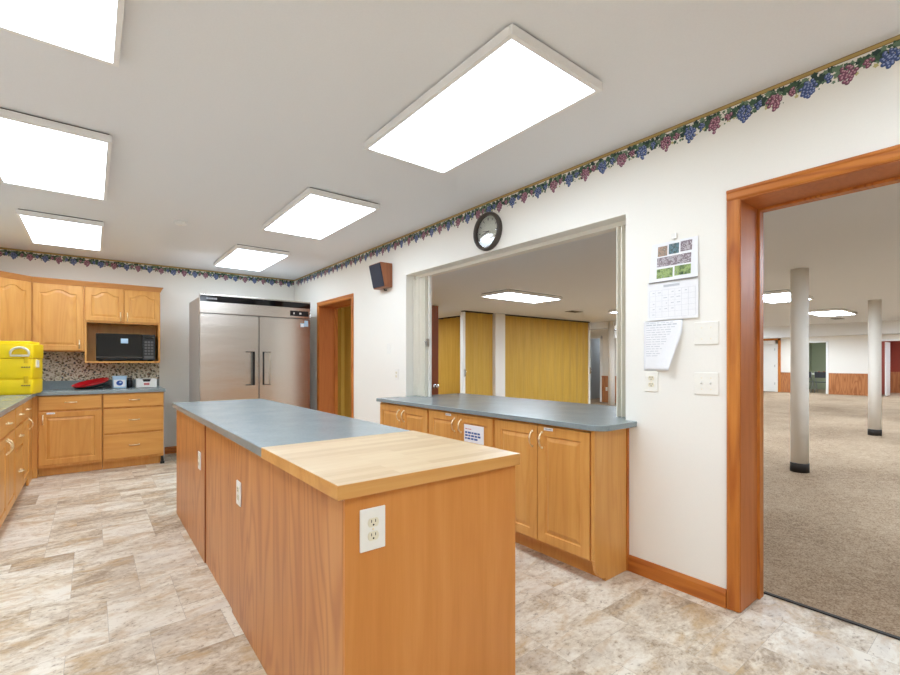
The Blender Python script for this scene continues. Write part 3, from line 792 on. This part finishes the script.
op = outlet_plate(t, (IX0, 3.36, .62), '-x', .075, .115, mat='white'); op['label'] = 'white power outlet on the far side panel'
op.rotation_euler = (0, 0, -PI / 2)
op = outlet_plate(t, (IX0, 2.345, .636), '-x', .075, .115, mat='white'); op['label'] = 'white power outlet on the near side panel'

o = (.9, 3.2, .884)
t = MB(o).box(.531, 1.252, 1.890, 4.44, .884, .924).build('island_worktop', M['lam'], None, .004, 3, loc=o)
tag(t, 'blue grey laminate top on the far two thirds of the island', 'worktop')
o = (.9, 1.53, .884)
q = MB(o); q.box(.529, 1.252, 1.170, 1.888, .884, .926)
q.mi[1] = 1
for i in range(6):
    if i != 1: q.mi[i] = 0
t = q.build('chopping_block', [M['butcher_edge'], M['butcher']], None, .002, 2, loc=o)
tag(t, 'pale butcher block top on the near end of the island', 'worktop')

# ------------------------------------------------------------------ refrigerator
W, D, H = 1.375, .70, 2.06; o = (1.715, 6.27, 0)
t = thing('refrigerator', 'two door stainless steel commercial refrigerator against the back wall', 'refrigerator', o)
q = MB(); a = W / 2
q.box(-a, -a + .03, .0, D, .13, H); q.box(a - .03, a, .0, D, .13, H); q.box(-a + .03, a - .03, 0.02, D, .13, H - .002)
q.build('body', M['steel_side'], t, .003)
q = MB(); q.box(-a + .0, a, -.055, -.0005, 1.865, 2.10); q.build('header_panel', M['steel'], t, .004)
q = MB(); q.box(-a + .004, a - .004, -.0585, -.055, 2.005, 2.082)
for i, (x, wd) in enumerate(((-.615, .024), (-.585, .018), (-.562, .02), (-.537, .014), (-.518, .02))): q.box(x, x + wd, -.0592, -.058, 2.034, 2.056, 1)
q.build('brand_strip', [M['gloss_black'], M['greyprint']], t, label='black strip with small pale lettering at its left end')
q = MB(); q.box(.405, .655, -.0595, -.055, 1.895, 1.965)
for x in (.45, .53, .545): q.box(x, x + .012, -.0602, -.059, 1.918, 1.942, 1)
q.build('control_panel', [M['black'], M['offwhite']], t, .002)
for sg in (-1, 1):
    x0, x1 = (-a + .006, -.006) if sg < 0 else (.006, a - .006)
    hx0, hx1 = (-.165, -.05) if sg < 0 else (.045, .15)
    hz0, hz1 = .965, 1.40; z0, z1, yf, yb = .17, 1.855, -.055, -.001
    q = MB()
    q.box(x0, hx0, yf, yb, z0, z1); q.box(hx1, x1, yf, yb, z0, z1); q.box(hx0, hx1, yf, yb, z0, hz0); q.box(hx0, hx1, yf, yb, hz1, z1)
    d = q.build('door', M['steel'], t, .0, weld=False)
    hd = MB()
    hd.box(hx0, hx1, -.012, -.004, hz0, hz1, 0)
    inner = hx1 if sg < 0 else hx0
    b_ = .008
    hd.box(hx0, hx1, -.0565, -.012, hz0, hz0 + b_, 1); hd.box(hx0, hx1, -.0565, -.012, hz1 - b_, hz1, 1)
    hd.box(inner - (.03 if sg < 0 else 0), inner + (0 if sg < 0 else .022), -.0565, -.012, hz0 + b_, hz1 - b_, 1)
    hd.build('recessed_handle', [M['steel'], M['black']], d)
q = MB(); q.box(.545, .60, -.0562, -.055, 1.745, 1.80); q.box(.60, .655, -.0562, -.055, 1.755, 1.84, 1); q.box(.552, .592, -.0566, -.0561, 1.752, 1.79, 2)
q.build('sticker', [M['tubblue'], M['tubblue'], M['paper']], t, label='pale blue patch painted as a reflection')
q = MB(); q.box(-a + .02, a - .02, -.02, .05, .14, .165); q.build('lower_grille', M['black'], t)
for x in (-.6, .6):
    for y in (.07, .62):
        q = MB(); q.lathe([(.045, -.016), (.05, -.01), (.05, .01), (.045, .016)], (x, y, .051), 'x', 18); q.box(x - .025, x + .025, y - .03, y + .03, .10, .13); q.box(x - .024, x - .019, y - .02, y + .02, .04, .10); q.box(x + .019, x + .024, y - .02, y + .02, .04, .10)
        q.build('caster', M['black'], t)

# ------------------------------------------------------------------ things on the back worktop and in the bay
ZT = .9365
t = thing('microwave', 'black microwave oven in the open bay of the oak wall cabinet', 'microwave', (.345, 7.055, 1.2745))
q = MB(); q.box(-.305, .305, .0, .27, .012, .345); q.build('body', M['black'], t, .006)
for x in (-.26, .26):
    for y in (.03, .24): MB().box(x - .02, x + .02, y - .02, y + .02, .0005, .012).build('foot', M['rubber'], t)
q = MB(); q.box(-.303, .165, -.022, -.0005, .015, .343); d = q.build('door', M['gloss_black'], t, .004)
q = MB(); q.box(-.235, .10, -.0232, -.022, .095, .285); q.build('window', M['gloss_black'], d)
q = MB(); q.box(-.06, .015, -.0236, -.0231, .225, .285); q.build('painted_reflection', M['tubblue'], d, label='pale blue patch painted as a reflection')  # pale patch standing in for a reflection on the black door
q = MB(); q.box(-.303, .165, -.026, -.0222, .045, .058); q.build('door_trim', M['bronze'], d)
q = MB(); q.box(.168, .303, -.022, -.0005, .015, .343)
q.box(.185, .285, -.0226, -.0215, .285, .318, 2)
for r in range(5):
    for c_ in range(3): q.box(.188 + c_ * .034, .188 + c_ * .034 + .026, -.0228, -.0215, .085 + r * .037, .085 + r * .037 + .024, 1)
q.box(.185, .285, -.0228, -.0215, .035, .07, 1)
q.build('control_panel', [M['black'], M['keys'], M['gloss_black']], t)

# yellow insulated food carrier
cw, cd = .60, .40; th = math.radians(8)
P1 = Vector((-.472, 6.25)); ux = Vector((math.cos(th), -math.sin(th))); vy = Vector((math.sin(th), math.cos(th)))
cen = P1 - ux * cw / 2 + vy * cd / 2
t = thing('insulated_food_carrier', 'bright yellow insulated food carrier on the left worktop', 'food carrier', (cen.x, cen.y, ZT), -th)
def rbox(mb, hx, hy, z0, z1, r=.03, m=0, y0=None):
    pts = []
    for cx, cy, a0 in ((hx - r, hy - r, 0), (-hx + r, hy - r, PI / 2), (-hx + r, -hy + r, PI), (hx - r, -hy + r, 1.5 * PI)):
        pts += arc(cx, cy, r, a0, a0 + PI / 2, 5)
    mb.prism(pts, 'z', z0, z1, m, True)
q = MB(); rbox(q, cw / 2 - .008, cd / 2 - .008, .0, .012); rbox(q, cw / 2, cd / 2, .012, .150); rbox(q, cw / 2 - .005, cd / 2 - .005, .150, .160); rbox(q, cw / 2, cd / 2, .160, .362)
for i in range(7): q.box(-.26 + i * .03, -.248 + i * .03, -cd / 2 - .004, -cd / 2 + .01, .18, .34)
b = q.build('body', M['yellow'], t, .005, 2)
q = MB(); rbox(q, cw / 2 + .006, cd / 2 + .006, .364, .515); rbox(q, cw / 2 - .02, cd / 2 - .02, .515, .54)
q.build('lid', M['yellow'], t, .010, 3)
# moulded hand hold: cream bow on the front of the lid
q = MB(); yf = -cd / 2 - .007; hx = .205
ring_o = [(-.07, .392), (.07, .392)] + [(.07 * math.cos(a), .415 + .060 * math.sin(a)) for a in [PI * i / 16 for i in range(17)]] + [(-.07, .392), (.07, .392)]
q.tube([(hx + p[0], yf - .006, p[1]) for p in ring_o], .011, 8)
q.build('hand_hold', M['cream'], t, label='cream moulded hand hold')
q = MB(); q.box(hx - .07, hx + .07, yf - .001, yf + .004, .396, .455); q.build('handle_recess', M['yellow_d'], t)
for z, hgt in ((.362, .045), (.15, .035)):
    q = MB(); q.box(.235, .268, -cd / 2 - .014, -cd / 2 + .002, z - hgt, z + hgt); q.build('latch', M['yellow_d'], t, .004)
q = MB(); q.box(cw / 2 + .001, cw / 2 + .016, -.10, -.02, .27, .35); q.build('side_latch', M['offwhite'], t, .004, label='white side latch')
q = MB()
for z in (.43, .27, .085):
    for i in range(4): q.box(.215 + i * .018, .228 + i * .018, -cd / 2 - .0072, -cd / 2 - .0005 + .0, z, z + .012)
q.build('stamped_lettering', M['gold_dark'], t)

# red tray leaning on a black baking tin
tin = MB(); tin.box(-.045, .045, -.09, .09, 0, .005)
tin.box(-.045, .045, -.09, -.085, .005, .034); tin.box(-.045, .045, .085, .09, .005, .034); tin.box(-.045, -.040, -.085, .085, .005, .034); tin.box(.040, .045, -.085, .085, .005, .034)
tag(tin.build('baking_tin', M['black'], loc=(.143, 7.17, ZT)), 'black baking tin under the raised edge of the red pan', 'tin')
pan = thing('pan', 'round red pan tilted against a black tin on the back worktop', 'pan', (-.005, 7.115, ZT + .062))
pan.rotation_euler = (math.radians(8), math.radians(-13), 0)
q = MB(); q.lathe([(0, -.018), (.135, -.018), (.15, -.014), (.172, .012), (.188, .022), (.192, .021), (.178, .008), (.156, -.020), (.14, -.025), (0, -.025)], n=40); q.build('dish', M['red'], pan)
q = MB(); q.lathe([(0, -.0262), (.14, -.0262), (.158, -.022), (.181, .007), (.178, .0055), (.155, -.021), (.14, -.0253)], n=40); q.build('underside', M['black'], pan, label='black underside')

t = thing('wipes_tub', 'pale blue plastic tub with a round dark blue emblem on the back worktop', 'tub', (.275, 7.12, ZT))
q = MB(); rbox(q, .072, .05, 0, .118, .02); rbox(q, .076, .054, .118, .140, .02); q.build('body', M['tubblue'], t, .002)
q = MB(); q.prism([(.06, .018), (.06, .105), (-.06, .105), (-.06, .018)], 'y', -.0512, -.0505); l = q.build('front_label', M['paper'], t)
q = MB(); q.prism([(.034 * math.cos(a), .065 + .032 * math.sin(a)) for a in [2 * PI * i / 24 for i in range(24)]], 'y', -.0524, -.0512)
q.prism([(.008 + .012 * math.cos(a), .072 + .010 * math.sin(a)) for a in [2 * PI * i / 14 for i in range(14)]], 'y', -.0530, -.0524, 1)
q.build('emblem', [M['logo_blue'], M['tubblue']], l)
q = MB(); rbox(q, .078, .056, .140, .152, .02); q.build('lid', M['tubblue'], t, .003)
t = thing('spice_jar', 'small dark jar between the blue tub and the white box', 'jar', (.385, 7.19, ZT))
MB().lathe([(.028, 0), (.030, .004), (.030, .085), (.022, .098)], n=20).build('body', M['black'], t)
MB().lathe([(.024, .0985), (.025, .10), (.025, .125), (.022, .128)], n=20).build('lid', M['bronze'], t)
t = thing('storage_box', 'white open box with a cut out front edge at the worktop end', 'box', (.558, 7.12, ZT))
q = MB(); q.box(-.11, .11, -.06, .06, 0, .004); q.box(-.11, .11, .057, .06, .004, .115); q.box(-.11, -.107, -.057, .057, .004, .115); q.box(.107, .11, -.057, .057, .004, .115)
q.prism([(-.11, .0), (.11, .0), (.11, .105), (.045, .105), (.035, .075), (-.035, .075), (-.045, .105), (-.11, .105)], 'y', -.06, -.057)
q.build('body', M['white'], t)
q = MB(); q.box(-.03, .03, -.0606, -.0598, .03, .06); q.build('front_print', M['redprint'], t)
tag(MB().box(-.09, .06, -.04, .045, .0005, .10).build('black_pouch', M['black'], loc=(.558, 7.12, ZT + .0045), bevel=.008), 'black packet standing inside the white box', 'packet')

# ------------------------------------------------------------------ things on the dividing wall
t = thing('wall_clock', 'round wall clock with a dark rim above the serving opening', 'clock', (XR, 2.75, 2.335))
q = MB(); q.lathe([(.154, -.0005), (.157, -.012), (.155, -.034), (.147, -.046), (.138, -.046), (.130, -.036), (.1275, -.022), (.1275, -.010)], n=56, axis='x'); q.build('rim', M['bronze'], t)
q = MB(); q.lathe([(.1285, -.003), (.1285, -.012), (0, -.012)], n=48, axis='x')
for i in range(12):
    a = PI / 6 * i; c, s = math.cos(a), math.sin(a); r0, r1, hw = .092, .112, .0035 if i % 3 else .0055
    q.add([(-.0124, c * r0 - s * hw, s * r0 + c * hw), (-.0124, c * r1 - s * hw, s * r1 + c * hw), (-.0124, c * r1 + s * hw, s * r1 - c * hw), (-.0124, c * r0 + s * hw, s * r0 - c * hw)], [(0, 1, 2, 3)], 1)
q.build('dial', [plain('clock_dial', (226, 228, 212), .5), M['bronze']], t)
for nm, ln, ang, hw in (('hour_hand', .058, 2.95, .004), ('minute_hand', .088, 3.35, .003)):
    # angles measured in the wall plane, y mirrored for the viewer
    d = Vector((0, -math.cos(ang), -math.sin(ang) * -1 if False else math.sin(ang))); n_ = Vector((0, -d.z, d.y))
    x = -.0145 if nm == 'hour_hand' else -.0165
    pts = [Vector((x, 0, 0)) - d * .015 + n_ * hw, Vector((x, 0, 0)) - d * .015 - n_ * hw, Vector((x, 0, 0)) + d * ln - n_ * hw * .5, Vector((x, 0, 0)) + d * ln + n_ * hw * .5]
    q = MB(); q.add(pts + [p + Vector((-.001, 0, 0)) for p in pts], [(0, 1, 2, 3), (7, 6, 5, 4), (0, 4, 5, 1), (1, 5, 6, 2), (2, 6, 7, 3), (3, 7, 4, 0)]); q.build(nm, M['black'], t)
q = MB(); q.lathe([(.1285, -.024), (.09, -.030), (.05, -.033), (0, -.034)], n=48, axis='x'); q.build('glass', M['glass'], t)

o = (XR, 4.41, 2.2)
t = thing('wall_speaker', 'wood cased wall speaker with a dark grille between the small doorway and the serving opening', 'speaker', o)
q = MB(o); q.prism([(2.566, 2.335), (2.566, 2.075), (2.478, 2.075), (2.42, 2.335)], 'y', 4.28, 4.535); q.build('cabinet_case', M['speakerwood'], t, .003)
q = MB(o); dx = (.058 / .26)
g0, g1 = 2.085, 2.325
q.add([(2.478 - dx * (z - 2.075) - e, y, z) for e in (.001, .010) for y, z in ((4.29, g0), (4.525, g0), (4.525, g1), (4.29, g1))], [(0, 1, 2, 3), (7, 6, 5, 4), (0, 4, 5, 1), (1, 5, 6, 2), (2, 6, 7, 3), (3, 7, 4, 0)])
q.build('grille', plain('speaker_cloth', (52, 54, 66), .8, grain=.2, gscale=400), t)
q = MB(o); q.box(2.464, 2.466, 4.31, 4.34, 2.10, 2.112); q.build('badge', M['chrome'], t)
q = MB(o); q.tube([(2.566, 4.40, 2.06), (2.54, 4.40, 2.055), (2.53, 4.40, 2.074)], .008, 8); q.build('bracket', M['bronze'], t)

def wall_item(kind, y, z, lab, cat, nm, **kw):
    r = outlet_plate(None, (XR - .0005, y, z), '-x', kind=kind, name=nm, **kw); tag(r, lab, cat, None); return r
wall_item('rocker', 4.36, 1.414, 'white switch plate right of the small doorway, below the speaker', 'light switch', 'light_switch', mat='white')
wall_item('outlet', 4.193, 1.131, 'white power outlet low beside the left end of the serving opening', 'outlet', 'power_outlet', mat='white')
wall_item('rocker', 6.44, 1.09, 'small white switch plate between the refrigerator and the small doorway', 'light switch', 'light_switch', mat='white', w=.06, h=.1)
wall_item('outlet', 1.365, 1.152, 'ivory power outlet under the curling paper sheet', 'outlet', 'power_outlet', w=.078, h=.12)
wall_item('blank', 1.063, 1.418, 'ivory blank plate, upper of the two wide plates beside the door casing', 'wall plate', 'blank_switch_plate', w=.122, h=.122)
wall_item('switch', 1.063, 1.150, 'ivory double switch, lower of the two wide plates beside the door casing', 'light switch', 'light_switch', w=.122, h=.118, gangs=2)

# calendar
t = thing('wall_calendar', 'white wall calendar with a grid of photographs hung beside the door casing', 'calendar', (XR, 1.235, 1.94))
def cal(y0, y1, z0, z1, x0, x1, mb, m=0):   # y measured so that larger y is left in view
    mb.box(XR - x1, XR - x0, y0, y1, z0, z1, m)
o = (XR, 1.235, 1.94)
q = MB(o)
q.add([(XR - .004, 1.105, 1.945), (XR - .004, 1.36, 1.945), (XR - .018, 1.372, 1.722), (XR - .018, 1.102, 1.722), (XR - .001, 1.105, 1.945), (XR - .001, 1.36, 1.945), (XR - .014, 1.372, 1.722), (XR - .014, 1.102, 1.722)],
      [(0, 1, 2, 3), (7, 6, 5, 4), (0, 4, 5, 1), (1, 5, 6, 2), (2, 6, 7, 3), (3, 7, 4, 0)])
up = q.build('picture_page', M['paper'], t)
def pp(y, z, e=.0006):
    f = (1.945 - z) / (1.945 - 1.722); return (XR - .004 - .014 * f - e, y, z)
mats = ['ph1', 'ph2', 'ph3', 'ph3', 'ph4', 'ph4']
cells = [(1.325, 1.270, 1.925, 1.868), (1.262, 1.205, 1.93, 1.872), (1.197, 1.135, 1.933, 1.876), (1.328, 1.138, 1.862, 1.808), (1.328, 1.236, 1.796, 1.742), (1.226, 1.138, 1.800, 1.746)]
q = MB(o)
for i, (ya, yb, za, zb) in enumerate(cells): q.add([pp(ya, za), pp(yb, za), pp(yb, zb), pp(ya, zb)], [(0, 1, 2, 3)], i)
q.build('photographs', [M[m] for m in mats], up, recalc=False)
q = MB(o); q.box(XR - .012, XR - .006, 1.102, 1.384, 1.505, 1.722)
for i in range(6): q.box(XR - .0124, XR - .012, 1.115, 1.372, 1.52 + i * .031, 1.5208 + i * .031, 1)
for i in range(8): q.box(XR - .0124, XR - .012, 1.115 + i * .0367, 1.1158 + i * .0367, 1.52, 1.675, 1)
q.box(XR - .0124, XR - .012, 1.20, 1.29, 1.690, 1.703, 1)
rn = random.Random(5)
for r in range(5):
    for c_ in range(7):
        if rn.random() < .6: q.box(XR - .0124, XR - .012, 1.122 + c_ * .0367, 1.122 + c_ * .0367 + rn.uniform(.008, .022), 1.535 + r * .031, 1.539 + r * .031, 1)
q.build('month_page', [M['paper'], M['faint']], t)
q = MB(o); q.tube([(XR - .019, 1.10, 1.722), (XR - .015, 1.374, 1.722)], .0035, 8); q.build('spiral_binding', M['steel_legs'], t)
q = MB(o); q.box(XR - .012, XR - .0005, 1.218, 1.246, 1.955, 1.985); q.tube([(XR - .008, 1.232, 1.955), (XR - .008, 1.232, 1.943)], .003, 6); q.build('wall_hook', M['white'], t)

# paper sheet with a curling free corner
q = MB(); nx_, nz_ = 14, 16; vs = []
for j in range(nz_ + 1):
    for i in range(nx_ + 1):
        s, v = i / nx_, j / nz_
        y = 1.41 - .225 * s; z = 1.503 - .288 * v
        curl = max(0., s + .75 * v - .95)
        out = .004 + .05 * curl ** 1.3 + .003 * math.sin(3 * v)
        vs.append((XR - out, y + .062 * max(0, (v - .25) / .75) * max(0, s - .35) / .65, z + .004 * curl))
fs = [(j * (nx_ + 1) + i, j * (nx_ + 1) + i + 1, (j + 1) * (nx_ + 1) + i + 1, (j + 1) * (nx_ + 1) + i) for j in range(nz_) for i in range(nx_)]
q.add(vs, fs, 0, True)
rn = random.Random(8); sel = []
for j in range(1, nz_ - 3):
    pass
sheet = q.build('paper_sheet', M['paper'], None)
md = sheet.modifiers.new('thick', 'SOLIDIFY'); md.thickness = .0008
tag(sheet, 'white printed paper sheet with a curling lower corner under the calendar', 'paper')
q = MB()
for j in range(15):
    v = .05 + j * .047; y = 1.395
    while y > 1.235:
        wd = rn.uniform(.012, .035); z = 1.503 - .288 * v
        s0, s1 = (1.41 - y) / .225, (1.41 - y + wd) / .225
        if s1 + .75 * v > .93: break
        out = .0052 + .003 * math.sin(3 * v)
        q.box(XR - out - .0003, XR - out, y - wd, y, z, z + (.006 if j == 1 else .0032)); y -= wd + .006
q.build('printed_lines', M['faint'], sheet)

# white folding shutters stacked at both ends of the serving opening
def shutter(y0, y1, label, latch_y, grp):
    o = (2.705, (y0 + y1) / 2, .9105)
    t = thing('folding_shutter', label, 'folding shutter', o)
    n = 6; q = MB(o); pts = []
    for i in range(n + 1): pts.append((2.705 + (.055 if i % 2 else -.055), y0 + (y1 - y0) * i / n))
    for i in range(n):
        (xa, ya), (xb, yb) = pts[i], pts[i + 1]; e = .003
        q.prism([(xa, ya - e), (xb, yb - e), (xb, yb + e), (xa, ya + e)], 'z', .9135, 2.135)
    q.build('pleats', M['fold_white'], t)
    yl = latch_y; q = MB(o); q.box(2.69, 2.72, yl - .012, yl + .012, .912, 2.14); q.build('lead_post', M['offwhite'], t, .002)
    q = MB(o); q.box(2.665, 2.69, yl - .010, yl + .010, 1.42, 1.50); q.tube([(2.66, yl, 1.47), (2.63, yl - .015, 1.47), (2.625, yl - .03, 1.47)], .006, 8); q.build('latch_handle', M['chrome'], t)
    return t
shutter(3.79, 3.995, 'white folding shutter stacked at the far end of the serving opening', 3.775, None)
shutter(1.545, 1.64, 'white folding shutter stacked at the doorway end of the serving opening', 1.655, None)
w = MB(); w.box(2.68, 2.73, 1.531, 4.009, 2.142, 2.17)
struct(w, 'trim_16', M['offwhite'])

# ------------------------------------------------------------------ the hall
def folding_wall(x0, y0, x1, y1, zt, label, pitch, amp, post=None, posth=None):
    L = math.hypot(x1 - x0, y1 - y0); n = max(2, int(round(L / pitch)) * 2); ang = math.atan2(y1 - y0, x1 - x0)
    t = thing('folding_partition', label, 'folding partition', (x0, y0, .004), ang)
    q = MB(); fr = []; bk = []
    for i in range(n + 1):
        a = L * i / n; b = amp if i % 2 else -amp
        fr.append((a, b - .012)); bk.append((a, b + .012))
    q.prism(fr + bk[::-1], 'z', .012, zt - .03); q.build('pleated_cover', M['fold'], t)
    MB().box(0, L, -.05, .05, zt - .028, zt - .005).build('head_track', M['rubber'], t)
    MB().box(0, L, -.02, .02, .001, .011).build('sweep', M['rubber'], t)
    for e in (post or ()):
        a = 0 if e == 'start' else L
        pq = MB(); pq.box(a - .03, a + .03, -.05, .05, .005, zt - .03); pp_ = pq.build('lead_post', M['offwhite'], t, .003)
        hq = MB(); hq.box(a - .012, a + .012, -.075, -.05, .95, 1.12); hq.tube([(a, -.075, .98), (a, -.10, .99), (a, -.10, 1.08), (a, -.075, 1.09)], .007, 8); hq.build('pull_handle', M['chrome'], pp_)
    return t
folding_wall(7.26, YP, 10.44, YP, ZH, 'wide ochre folding partition right of the white pillar', .30, .012, ('end',))
folding_wall(6.08, YP, 6.91, YP, ZH, 'narrow ochre folding partition left of the white pillar', .28, .012, ('start',))
folding_wall(2.9, YP, 5.3, YP, ZH, 'ochre folding partition glimpsed through the small doorway', .22, .05, ('end',))
folding_wall(6.72, 9.7, 6.72, 7.75, ZH, 'bright yellow deeply pleated folding partition in the room behind', .24, .06)
t = thing('square_pillar', 'square white pillar between the two ochre folding partitions', 'pillar', (7.075, YP, 0.004), kind='thing')
MB().box(-.15, .15, -.10, .10, 0, ZH - .005).build('shaft', M['hallwall'], t, .004)
MB().box(-.16, .16, -.11, .11, 0, .09).build('base_trim', M['rubber'], t)

def round_column(cx, cy, r, label, handle=False):
    t = thing('round_column', label, 'column', (cx, cy, .004), kind='thing')
    MB().lathe([(r, 0), (r, ZH - .005)], n=40).build('shaft', M['hallwall'], t)
    MB().lathe([(r + .006, 0), (r + .006, .10), (r + .001, .104)], n=40).build('base_band', M['rubber'], t)
    if handle:
        MB().box(-r - .02, -r, -.02, .02, 1.15, 1.3).build('wall_box', M['bronze'], t)
    return t
round_column(6.42, 1.645, .085, 'nearer round white column seen through the wide doorway')
round_column(10.62, 1.66, .086, 'farther round white column seen through the wide doorway')
round_column(10.80, 6.84, .085, 'round white column seen at the right edge of the serving opening')

# steps in the stairwell
for i in range(3):
    pass
q = MB()
q.prism([(13.2, .004), (14.9, .004), (14.9, .54), (14.0, .54), (14.0, .36), (13.6, .36), (13.6, .18), (13.2, .18)], 'y', 8.42, 8.62)
tag(q.build('step_stool', M['black'], None), 'dark stepped stand in the grey recess beside the folding partition', 'steps')
r = outlet_plate(None, (12.68, 8.20, .42), '-x', name='power_outlet', mat='white'); tag(r, 'white outlet on the wood wainscot seen through the serving opening', 'outlet')
r = outlet_plate(None, (12.70, 8.02, 1.32), '-x', name='wall_mounted_box', kind='none', mat='bronze', w=.09, h=.14); tag(r, 'small dark wall box above the wainscot by the serving opening column', 'wall box')

# green room: table and folding chairs
t = thing('folding_table', 'white topped folding table in the olive green side room', 'table', (24.2, 5.5, .004))
MB().box(-.38, .38, -.75, .75, .735, .765).build('tabletop', M['white'], t, .004)
for sx in (-.3, .3):
    for sy in (-.62, .62): MB().tube([(sx, sy, 0), (sx, sy, .735)], .014, 8).build('leg', M['steel_legs'], t)
def folding_chair(x, y, rz, label):
    t = thing('folding_chair', label, 'chair', (x, y, .004), rz, 'dark folding chairs in the green room')
    MB().box(-.21, .21, -.2, .2, .43, .455).build('seat', M['chair_dark'], t, .006)
    q = MB(); q.prism([(.205, .62), (.225, .62), (.26, .86), (.24, .86)], 'x', -.2, .2); q.build('backrest', M['chair_dark'], t, .005)
    for s in (-.21, .21):
        q = MB(); q.tube([(s, -.22, 0), (s, .0, .40), (s, .25, .87)], .012, 8); q.build('front_leg', M['steel_legs'], t)
        q = MB(); q.tube([(s * .93, .26, 0), (s * .93, .0, .42)], .012, 8); q.build('rear_leg', M['steel_legs'], t)
    return t
folding_chair(23.35, 5.22, PI / 2, 'dark folding chair just inside the green room opening')
folding_chair(23.4, 5.75, PI / 2, 'dark folding chair behind the near column, inside the green room')
for i, (dx, dy) in enumerate(((0, -.1), (.12, .08), (-.1, .2))):
    tag(MB().lathe([(.03, 0), (.038, .10), (.034, .10), (.027, .006), (0, .006)], n=16).build('red_cup', M['red_room'], loc=(24.15 + dx, 5.55 + dy - .25, .7695)), 'small brown red cup on the white table in the green room', 'cup', 'cups on the green room table')

# ------------------------------------------------------------------ camera, world, view
cam = bpy.data.cameras.new('camera'); co = bpy.data.objects.new('camera', cam); COL.objects.link(co)
cam.sensor_width = 36; cam.lens = 456 / 900 * 36; cam.shift_y = 24.5 / 900
cam.clip_start = .05; cam.clip_end = 100
co.location = (0, 0, 1.265); co.rotation_euler = (PI / 2, 0, -math.radians(38.15))
SC.camera = co
wd = bpy.data.worlds.new('world'); SC.world = wd; wd.use_nodes = True
bg = wd.node_tree.nodes.get('Background') or wd.node_tree.nodes.new('ShaderNodeBackground')
bg.inputs[0].default_value = (.8, .85, 1, 1); bg.inputs[1].default_value = .1
SC.view_settings.view_transform = 'Standard'; SC.view_settings.look = 'None'
SC.view_settings.exposure = 0.12; SC.view_settings.gamma = 1.0; SC.view_settings.use_curve_mapping = False
SC.cycles.diffuse_bounces = 7; SC.cycles.max_bounces = 12; SC.cycles.glossy_bounces = 5
SC.cycles.use_denoising = True
SC.cycles.sample_clamp_indirect = 6
